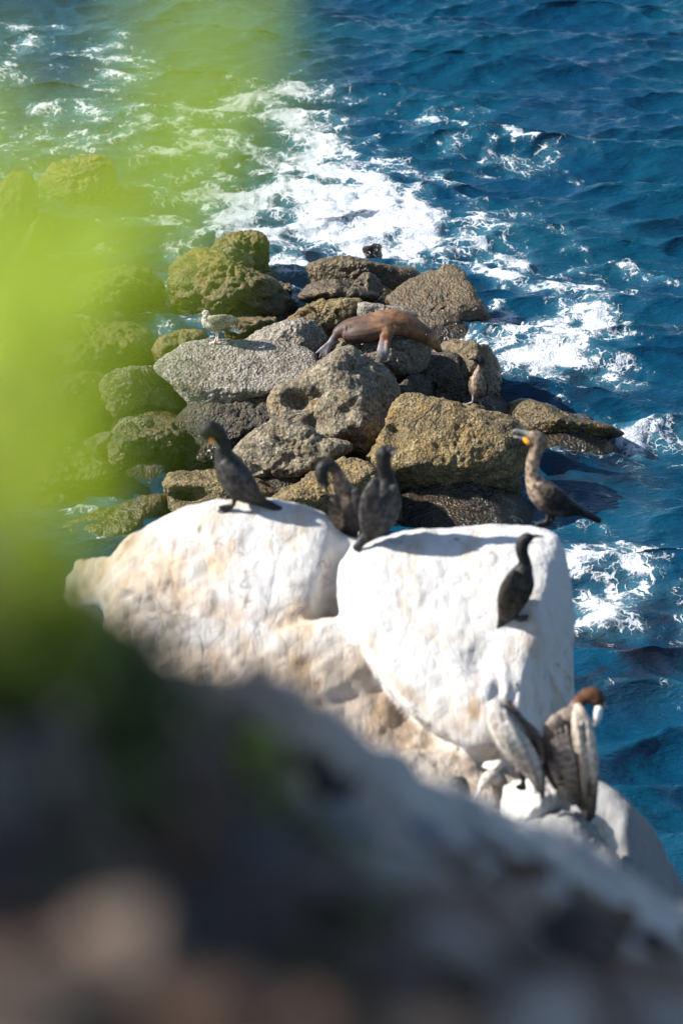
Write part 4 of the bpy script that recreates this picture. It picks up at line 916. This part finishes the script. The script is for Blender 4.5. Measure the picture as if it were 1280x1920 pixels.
def pelican_right():
    cr, g = bird((1105, 1545), 0.05)
    P1 = (0.44, 0.37, 0.30); P2 = (0.17, 0.13, 0.105); P3 = (0.06, 0.05, 0.045); HD = (0.075, 0.03, 0.014); SHD = (0.05, 0.042, 0.045)
    cr.loft([(1070, 1335, 0, 18, 1, P2), (1066, 1355, 0, 34, 0.9, P2), (1068, 1388, 0, 46, 0.9, P2), (1074, 1428, 0, 46, 0.9, P2), (1085, 1468, 0, 38, 0.9, P3), (1098, 1502, 0, 22, 0.9, P3), (1106, 1534, 0.02, 10, 0.8, P3)], 18)
    cr.loft([(1082, 1322, 0.10, 9, 0.7, P1), (1088, 1350, 0.15, 18, 0.5, P1), (1096, 1395, 0.16, 22, 0.4, P1), (1104, 1440, 0.14, 18, 0.4, P1), (1107, 1485, 0.11, 12, 0.5, P2), (1104, 1528, 0.06, 6, 0.5, P3)], 16)
    cr.loft([(1046, 1345, 0.08, 13, 0.7, (0.26, 0.2, 0.16)), (1034, 1372, 0.12, 18, 0.5, P2), (1040, 1415, 0.13, 19, 0.4, SHD), (1054, 1460, 0.12, 16, 0.5, (0.3, 0.27, 0.24)), (1076, 1508, 0.08, 8, 0.5, P3)], 16)
    cr.loft([(1030, 1378, 0.04, 14, 0.7, SHD), (1026, 1415, 0.05, 15, 0.6, SHD), (1032, 1455, 0.04, 10, 0.6, SHD), (1042, 1480, 0.02, 5, 0.6, P3)], 12)  # left wing in shadow, the shade painted as dark plumage
    # long wing feathers lying over one another
    for k, (x0, y0, x1, y1, c) in enumerate([(1080, 1345, 1094, 1500, (0.47, 0.40, 0.33)), (1088, 1360, 1100, 1515, (0.30, 0.24, 0.19)), (1100, 1350, 1108, 1490, (0.48, 0.42, 0.36)), (1110, 1365, 1114, 1500, (0.34, 0.29, 0.25)),
                                             (1040, 1370, 1066, 1490, (0.22, 0.17, 0.14)), (1050, 1365, 1076, 1505, (0.15, 0.12, 0.10)), (1060, 1360, 1084, 1500, (0.28, 0.22, 0.18)), (1034, 1385, 1050, 1470, (0.09, 0.075, 0.075))]):
        cr.loft([(x0, y0, 0.20, 4, 0.5, c), ((x0 + x1) / 2 + 2, (y0 + y1) / 2, 0.215, 6, 0.5, c), (x1, y1, 0.14, 3, 0.5, P3)], 8)
    cr.loft([(1078, 1330, 0, 15, 1, P2), (1086, 1315, -0.02, 13, 1, HD), (1097, 1306, -0.03, 14, 1, HD), (1109, 1303, -0.03, 16, 1, HD), (1119, 1311, -0.02, 15, 1, HD), (1124, 1323, -0.01, 11, 1, HD)], 14)
    cr.loft([(1095, 1515, 0, 8, 1, K), (1100, 1532, 0, 5, 1, K), (1100, 1537, 0, 4, 1, K)], 8)
    foot(cr, (1100, 1535), [(1088, 1538), (1104, 1542)], 4, K)
    cr.finish('pelican', 'brown mottled pelican with dark brown head tucked against its pale neck', 'pelican', M['pelplumage'], g, 0.008, 'pelicans on the headland', smooth=9)
    cr.part('neck_front', [(1122, 1326, 0.02, 7, 1, (0.7, 0.68, 0.64)), (1119, 1344, 0.02, 8, 1, (0.7, 0.68, 0.64)), (1112, 1362, 0.02, 5, 1, (0.6, 0.58, 0.55))], M['bill'])
    cr.part('bill', [(1128, 1318, 0.0, 5, 1, HORN), (1133, 1324, 0.0, 3, 1, HORN), (1137, 1328, -0.05, 2, 1, HORN)], M['bill'])

def crouchers():
    cr, g = bird((915, 1500))
    b1 = (0.20, 0.16, 0.13); b2 = (0.40, 0.35, 0.30)
    cr.loft([(898, 1480, 0.08, 5, 1, b2), (910, 1463, 0.06, 11, 1, b2), (922, 1456, 0.02, 15, 1, b2), (932, 1462, 0, 17, 1, b1), (934, 1480, 0, 20, 1, b1), (928, 1500, 0, 22, 1, b1), (920, 1525, 0, 16, 1, b1), (912, 1545, 0, 6, 1, b1)], 14)
    cr.loft([(916, 1470, 0.08, 7, 0.6, (0.5, 0.42, 0.33)), (912, 1478, 0.09, 5, 0.6, (0.5, 0.42, 0.33))], 10)
    cr.finish('young_pelican', 'small brown bird crouching with its head down, half hidden by the near ridge', 'bird', M['pelplumage'], g, 0.008)
    cr.part('bill', [(900, 1480, 0.09, 4, 0.8, (0.5, 0.52, 0.55)), (893, 1490, 0.1, 3, 0.8, (0.5, 0.52, 0.55)), (884, 1502, 0.1, 2, 0.8, (0.5, 0.52, 0.55))], M['bill'])
    cr, g = bird((858, 1500))
    cr.loft([(842, 1480, 0.02, 6, 1, K), (852, 1468, 0, 10, 1, K), (864, 1466, 0, 11, 1, K), (870, 1478, 0, 11, 1, K), (868, 1495, 0, 15, 1, K2), (862, 1515, 0, 17, 1, K2), (858, 1540, 0, 8, 1, K)], 14)
    cr.finish('cormorant', 'black cormorant of which only the dark rounded back shows above the near ridge', 'cormorant', M['plumage'], g, 0.008, CG)
    cr.part('bill', [(842, 1480, 0.03, 3, 0.8, K2), (836, 1486, 0.04, 2, 0.8, K2), (828, 1492, 0.04, 1.2, 0.8, K2)], M['bill'])

for fn in (cormorant_left, cormorant_preening, cormorant_back, cormorant_calling, cormorant_front, cormorant_far, gull, sea_lion, pelican_left, pelican_right, crouchers):
    fn()

# ------------------------------------------------------------------ near bank and plants
def build_bank():
    line = [(-700, 1000, 2.0), (-250, 1060, 2.1), (60, 1110, 2.2), (200, 1180, 2.4), (320, 1250, 2.7), (450, 1290, 3.1), (560, 1345, 3.5), (650, 1405, 3.9), (750, 1455, 4.2), (900, 1530, 4.7), (1000, 1572, 5.0), (1100, 1622, 5.3), (1200, 1672, 5.6), (1300, 1722, 5.9), (1700, 1920, 6.6)]
    far = np.array([at_dist(a, b, d) for a, b, d in line])
    near = np.array([at_dist(a, 2150, 0.85 + 0.00012 * max(a, 0)) for a, b, d in line])
    far = catmull(far, 14); near = catmull(near, 14)
    n = len(far); mrow = 90; V = []
    for i in range(mrow):
        s = i / (mrow - 1)
        V.append(near * (1 - s) + far * s + np.array([0, 0, -0.10 * math.sin(math.pi * s)]))
    beyond = [(0.25, 0.12), (0.5, 0.45), (0.8, 1.1), (1.2, 2.4), (1.7, 4.0), (2.2, 6.0)]
    for (a, b) in beyond: V.append(far + np.array([0, a, -b]))
    behind = [near + np.array([0, -0.5, 0.05]), near + np.array([0, -2.5, 0.1])]
    V = behind[::-1] + V
    V = np.array(V); sh = V.shape
    P = V.reshape(-1, 3)
    d = np.linalg.norm(P - CAMP, axis=1)
    P[:, 2] += 0.014 * np.clip(d, 0.6, 5) * fbm(P * 1.4, 3) + 0.006 * np.clip(d, 0.6, 4) * fbm(P * 6, 3)
    idx = np.arange(len(P)).reshape(sh[0], sh[1])
    F = np.stack([idx[:-1, :-1], idx[:-1, 1:], idx[1:, 1:], idx[1:, :-1]], -1).reshape(-1, 4)
    me = mesh_from('cliff_bank', P, F)
    t = NT('bank_soil_and_rock'); p = t.pos()
    n1 = t.noise(p, 1.3, 5, 0.6, 0.4); n2 = t.noise(p, 5, 6, 0.65)
    sx = t.n('ShaderNodeSeparateXYZ'); t.put(sx.inputs[0], p)
    n3 = t.noise(p, 2.6, 3, 0.5, 0.6)
    k = t.mr(t.math('ADD', t.math('ADD', t.math('MULTIPLY', sx.outputs[0], 1.3), t.math('MULTIPLY', sx.outputs[1], 0.42)), t.math('MULTIPLY', n1, 0.8)), 1.25, 2.1)
    c = t.mix(k, t.mix(t.mr(n2, 0.35, 0.65), (0.20, 0.12, 0.076), (0.33, 0.215, 0.145)), t.mix(t.mr(n2, 0.35, 0.65), (0.26, 0.24, 0.22), (0.48, 0.44, 0.40)))
    c = t.mix(t.math('MULTIPLY', t.mr(n3, 0.56, 0.66), 0.5), c, (0.06, 0.06, 0.03))
    t.put(t.b.inputs['Base Color'], c); t.b.inputs['Roughness'].default_value = 0.95
    t.put(t.b.inputs['Normal'], t.bump(n2, 0.8, 0.03))
    add_obj('cliff_bank', me, t.m, kind='structure')
    return BVHTree.FromPolygons([tuple(a) for a in P], [tuple(a) for a in F])
BANK = build_bank()

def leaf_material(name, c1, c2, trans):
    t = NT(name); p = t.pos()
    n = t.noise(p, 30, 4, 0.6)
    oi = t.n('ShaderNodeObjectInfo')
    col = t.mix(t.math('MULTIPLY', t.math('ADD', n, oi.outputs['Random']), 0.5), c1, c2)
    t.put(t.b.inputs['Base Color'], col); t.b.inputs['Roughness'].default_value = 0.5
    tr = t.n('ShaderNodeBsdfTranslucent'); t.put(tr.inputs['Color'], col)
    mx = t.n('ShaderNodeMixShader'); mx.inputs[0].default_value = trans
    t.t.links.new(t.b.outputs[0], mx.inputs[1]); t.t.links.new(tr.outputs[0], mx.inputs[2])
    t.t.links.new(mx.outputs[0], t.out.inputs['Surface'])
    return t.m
M['leaf'] = leaf_material('sunlit_leaf', (0.46, 0.62, 0.025), (0.62, 0.74, 0.05), 0.6)
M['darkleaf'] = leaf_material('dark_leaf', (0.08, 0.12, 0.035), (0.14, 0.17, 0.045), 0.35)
t_ = NT('stem_bark'); t_.put(t_.b.inputs['Base Color'], t_.mix(t_.noise(t_.pos(), 30, 3), (0.10, 0.12, 0.03), (0.16, 0.15, 0.05))); M['stem'] = t_.m

def leaf_mesh(name, length=0.040, width=0.020):
    n = 8; V = []; F = []
    for i in range(n + 1):
        s = i / n; wd = width * math.sin(math.pi * min(1, s * 0.96 + 0.03)) ** 0.8 * (1 - 0.25 * s)
        x = s * length; zz = -0.25 * length * s * s
        V += [(x, -wd / 2, zz + 0.22 * wd), (x, 0, zz), (x, wd / 2, zz + 0.22 * wd), (x, wd / 2, zz + 0.22 * wd - 0.0006), (x, 0, zz - 0.0008), (x, -wd / 2, zz + 0.22 * wd - 0.0006)]
    for i in range(n):
        a = i * 6; b = a + 6
        for j in range(6): F.append((a + j, a + (j + 1) % 6, b + (j + 1) % 6, b + j))
    F += [(0, 5, 4, 1), (1, 4, 3, 2)]
    return mesh_from(name, np.array(V), F)

def tube(path, r0, r1, seg=8):
    P = catmull(path, 6); T = np.gradient(P, axis=0); V = []; F = []
    for i in range(len(P)):
        t = T[i] / np.linalg.norm(T[i]); a = np.cross(t, (0.3, 0.9, 0.1)); a /= np.linalg.norm(a); b = np.cross(t, a)
        r = r0 + (r1 - r0) * i / (len(P) - 1)
        for j in range(seg):
            an = 2 * math.pi * j / seg; V.append(P[i] + (a * math.cos(an) + b * math.sin(an)) * r)
    for i in range(len(P) - 1):
        for j in range(seg): F.append((i * seg + j, i * seg + (j + 1) % seg, (i + 1) * seg + (j + 1) % seg, (i + 1) * seg + j))
    return V, F

def leafy_shrub():
    rnd = random.Random(4)
    base = at_dist(-150, 2100, 1.0)
    h = BANK.ray_cast(Vector((base[0], base[1], 12)), Vector((0, 0, -1)))
    if h[0] is not None: base = np.array(h[0])
    root = add_obj('leafy_shrub', None, None, label='bright yellow green leafy shrub blurred close to the camera at left', cat='shrub', loc=base)
    me = leaf_mesh('leaf'); me.materials.append(M['leaf'])
    # twig tips: pixel, distance, leaves, spread in metres
    tips = [
        (445, 30, 0.62, 2, 0.010), (405, 110, 0.62, 2, 0.008), (470, -70, 0.62, 2, 0.02),
        (-25, 280, 0.88, 2, 0.018), (-25, 420, 0.90, 3, 0.018), (-20, 580, 0.92, 3, 0.018), (0, 330, 0.88, 3, 0.02), (-10, 480, 0.88, 3, 0.02), (10, 220, 0.7, 1, 0.02), (30, 640, 0.90, 3, 0.022),
        (225, 470, 0.60, 5, 0.011), (180, 560, 0.64, 5, 0.012), (140, 680, 0.68, 4, 0.012), (70, 690, 0.74, 5, 0.014), (190, 400, 0.72, 1, 0.014), (80, 400, 0.75, 1, 0.022), (50, 560, 0.74, 2, 0.022),
        (20, 810, 0.76, 4, 0.018), (20, 920, 0.78, 4, 0.022), (0, 780, 0.76, 3, 0.022), (-20, 1020, 0.8, 3, 0.025), (40, 980, 0.84, 1, 0.02), (190, 170, 0.72, 1, 0.03), (60, 40, 0.72, 1, 0.028), (130, 270, 0.72, 1, 0.028), (-200, 700, 0.95, 4, 0.03), (-200, 500, 0.95, 4, 0.03), (60, 770, 0.76, 4, 0.02), (70, 860, 0.78, 4, 0.02), (40, 950, 0.80, 4, 0.02), (20, 1060, 0.84, 3, 0.02), (120, 650, 0.75, 3, 0.016), (430, 70, 0.62, 2, 0.008),
    ]
    for (px, py, dist, cnt, sp) in tips:
        tip = at_dist(px, py, dist)
        mid = base * 0.5 + tip * 0.5 + np.array([-0.05 + rnd.uniform(-0.02, 0.02), rnd.uniform(-0.02, 0.03), rnd.uniform(-0.02, 0.02)])
        V, F = tube(np.array([base, mid, tip]), 0.004, 0.0012, 6)
        add_obj('stem', mesh_from('stem', np.array(V) - base, F), M['stem'], parent=root)
        for i in range(cnt):
            o = bpy.data.objects.new('leaf', me); COL.objects.link(o); o.parent = root
            o.location = tip + np.array([rnd.uniform(-1.3, 1.0) * sp, rnd.uniform(-1.3, 1.3) * sp, rnd.uniform(-1.6, 1.6) * sp]) - base
            nv = Vector((TO_SUN.x * 0.8 + rnd.gauss(0, 0.35), -0.55 + rnd.gauss(0, 0.35), 0.45 + rnd.gauss(0, 0.35)))   # blades turned to the light
            o.rotation_euler = (nv.to_track_quat('Z', 'X') @ Quaternion((0, 0, 1), rnd.gauss(0, 0.5) + rnd.choice((0, math.pi)))).to_euler()
            s = rnd.uniform(0.7, 1.25); o.scale = (s, s, s)
leafy_shrub()

def foliage_mass(name, label, centre, rad, n, lsize, mat, seed, stem_base, cat='shrub'):
    rs = np.random.RandomState(seed)
    d = rs.normal(size=(n, 3)); d /= np.linalg.norm(d, axis=1)[:, None]
    r = rs.uniform(0.35, 1.0, n) ** 0.6
    lump = 0.75 + 0.5 * perlin(d * 2.2 + seed * 3.1)
    C = np.array(centre) + d * (r * lump)[:, None] * np.array(rad)
    ax = rs.normal(size=(n, 3)); ax /= np.linalg.norm(ax, axis=1)[:, None]
    bx = np.cross(ax, rs.normal(size=(n, 3))); bx /= np.linalg.norm(bx, axis=1)[:, None]
    nz = np.cross(ax, bx)
    L = lsize * rs.uniform(0.6, 1.3, n)[:, None]
    V = np.stack([C - ax * L, C + bx * L * 0.36 + nz * L * 0.12, C + ax * L, C - bx * L * 0.36 + nz * L * 0.12], 1).reshape(-1, 3)
    F = np.arange(4 * n).reshape(-1, 4)
    base = np.array(stem_base)
    root = add_obj(name, None, None, label=label, cat=cat, loc=base)
    cme = mesh_from('crown', V - base, F, smooth=False)
    crown = add_obj('crown', cme, mat, parent=root); crown['kind'] = 'stuff'
    for i in range(5):
        tgt = np.array(centre) + rs.normal(size=3) * np.array(rad) * 0.35
        Vv, Ff = tube(np.array([base, (base + tgt) / 2 + rs.normal(size=3) * 0.05, tgt]), 0.016, 0.004, 7)
        add_obj('stem', mesh_from('stem', np.array(Vv) - base, Ff), M['stem'], parent=root)
    return root

def ground_at(x, y, default=9.5):
    h = BANK.ray_cast(Vector((x, y, 13)), Vector((0, 0, -1)))
    return h[0][2] if h[0] is not None else default

c = at_dist(40, 1330, 1.9)
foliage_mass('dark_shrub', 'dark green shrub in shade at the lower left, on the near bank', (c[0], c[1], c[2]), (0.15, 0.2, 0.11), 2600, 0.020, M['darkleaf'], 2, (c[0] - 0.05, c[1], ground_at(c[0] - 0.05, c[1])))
for k, (x, y, z, rx, ry, rz) in enumerate([(-1.25, 1.6, 10.7, 0.6, 0.78, 0.85), (-1.5, 2.6, 10.2, 0.65, 0.6, 0.9), (-1.55, 3.5, 9.35, 0.6, 0.6, 0.85)]):  # unseen shrubs added left of view to cast shade on the bank
    foliage_mass('shade_shrub', ['added unseen shrub shading the bank, just left of the frame', 'added unseen shrub shading the bank, second one left of the frame', 'added unseen shrub shading the bank, farthest one left of the frame'][k], (x, y, z), (rx, ry, rz), 4600, 0.05, M['darkleaf'], 5 + k, (x, y, z - 1.6))
c = at_dist(490, 1420, 2.2)
foliage_mass('weed_tuft', 'small yellow green tuft on the bank\'s dark slope', (c[0], c[1], c[2]), (0.03, 0.03, 0.04), 32, 0.012, M['leaf'], 8, (c[0], c[1], ground_at(c[0], c[1])), cat='plant')

SG = 'stones on the near bank'
M['stone'] = white_rock('bank_stone', base=(0.11, 0.078, 0.06), tan=(0.085, 0.06, 0.045), tan_amt=0.8, grey=(0.085, 0.075, 0.07))
def bank_stone(label, px, py, dist, sx, sy, mat):
    mm = dist and FPX / dist
    pc = at_dist(px, py, dist)
    boulder(label, [(px - sx, py), (px - sx * 0.7, py - sy * 0.8), (px, py - sy), (px + sx * 0.8, py - sy * 0.7), (px + sx, py + sy * 0.2), (px + sx * 0.5, py + sy), (px - sx * 0.6, py + sy * 0.9)], pc[2], mat, level=4, amp=0.08, rough=0.003, freq=8, group=SG, cat='stone', name='stone')
bank_stone('tan stone on the crest of the near bank at left', 350, 1325, 2.75, 60, 35, 'stone')
bank_stone('brown stone in the middle of the shaded bank', 600, 1640, 1.9, 120, 90, 'stone')
bank_stone('large dim brown stone at the bottom left of the bank', 260, 1790, 1.3, 130, 110, 'stone')
bank_stone('blue grey stone low on the right of the bank', 1070, 1880, 2.6, 90, 50, 'shadegrey')

def bank_litter():
    """clods, pebbles and dry scraps too many to count, scattered over the near slope"""
    rs = np.random.RandomState(21); d, f = ico(2)
    V, F, Cc = [], [], []; o = 0
    pal = [(0.20, 0.12, 0.075), (0.10, 0.062, 0.04), (0.30, 0.22, 0.16), (0.055, 0.04, 0.03), (0.26, 0.26, 0.27), (0.38, 0.34, 0.29), (0.07, 0.10, 0.02), (0.16, 0.085, 0.045)]
    for k in range(520):
        px, py = rs.uniform(-150, 1400), rs.uniform(1180, 2000)
        dd = ray(px, py); h = BANK.ray_cast(Vector(CAMP), Vector(dd / np.linalg.norm(dd)))
        if h[0] is None: continue
        c = np.array(h[0]); dist = h[3]
        crest = np.interp(px, [-200, 200, 450, 650, 900, 1300], [1110, 1180, 1290, 1405, 1530, 1722])
        if py < crest + 45: continue
        r = min(rs.uniform(0.006, 0.022) * np.clip(dist, 0.8, 2.6) * rs.choice([0.7, 1.0, 1.5]), (py - crest) * 0.4 * dist / FPX)
        sc = np.array([rs.uniform(0.7, 1.5), rs.uniform(0.7, 1.5), rs.uniform(0.4, 0.9)])
        p = d * sc * r * (1 + 0.35 * perlin(d * 1.7 + k))[:, None] + c + np.array([0, 0, r * 0.2])
        V.append(p); F.append(f + o); o += len(p)
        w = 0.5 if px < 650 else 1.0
        pk = pal[rs.randint(len(pal))] if dist > 1.5 else pal[[1, 3, 7, 1][rs.randint(4)]]  # nearest clods only dark browns, colour standing in for shade there
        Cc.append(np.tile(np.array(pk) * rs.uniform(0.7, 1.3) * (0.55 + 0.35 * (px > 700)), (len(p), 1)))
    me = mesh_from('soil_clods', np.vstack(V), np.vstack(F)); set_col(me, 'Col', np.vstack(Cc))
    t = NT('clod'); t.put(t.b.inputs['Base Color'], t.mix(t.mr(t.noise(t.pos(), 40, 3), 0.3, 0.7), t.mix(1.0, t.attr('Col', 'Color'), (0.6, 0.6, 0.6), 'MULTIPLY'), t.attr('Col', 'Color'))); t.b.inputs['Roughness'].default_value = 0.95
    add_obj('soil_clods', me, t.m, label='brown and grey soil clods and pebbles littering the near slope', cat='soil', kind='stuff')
bank_litter()
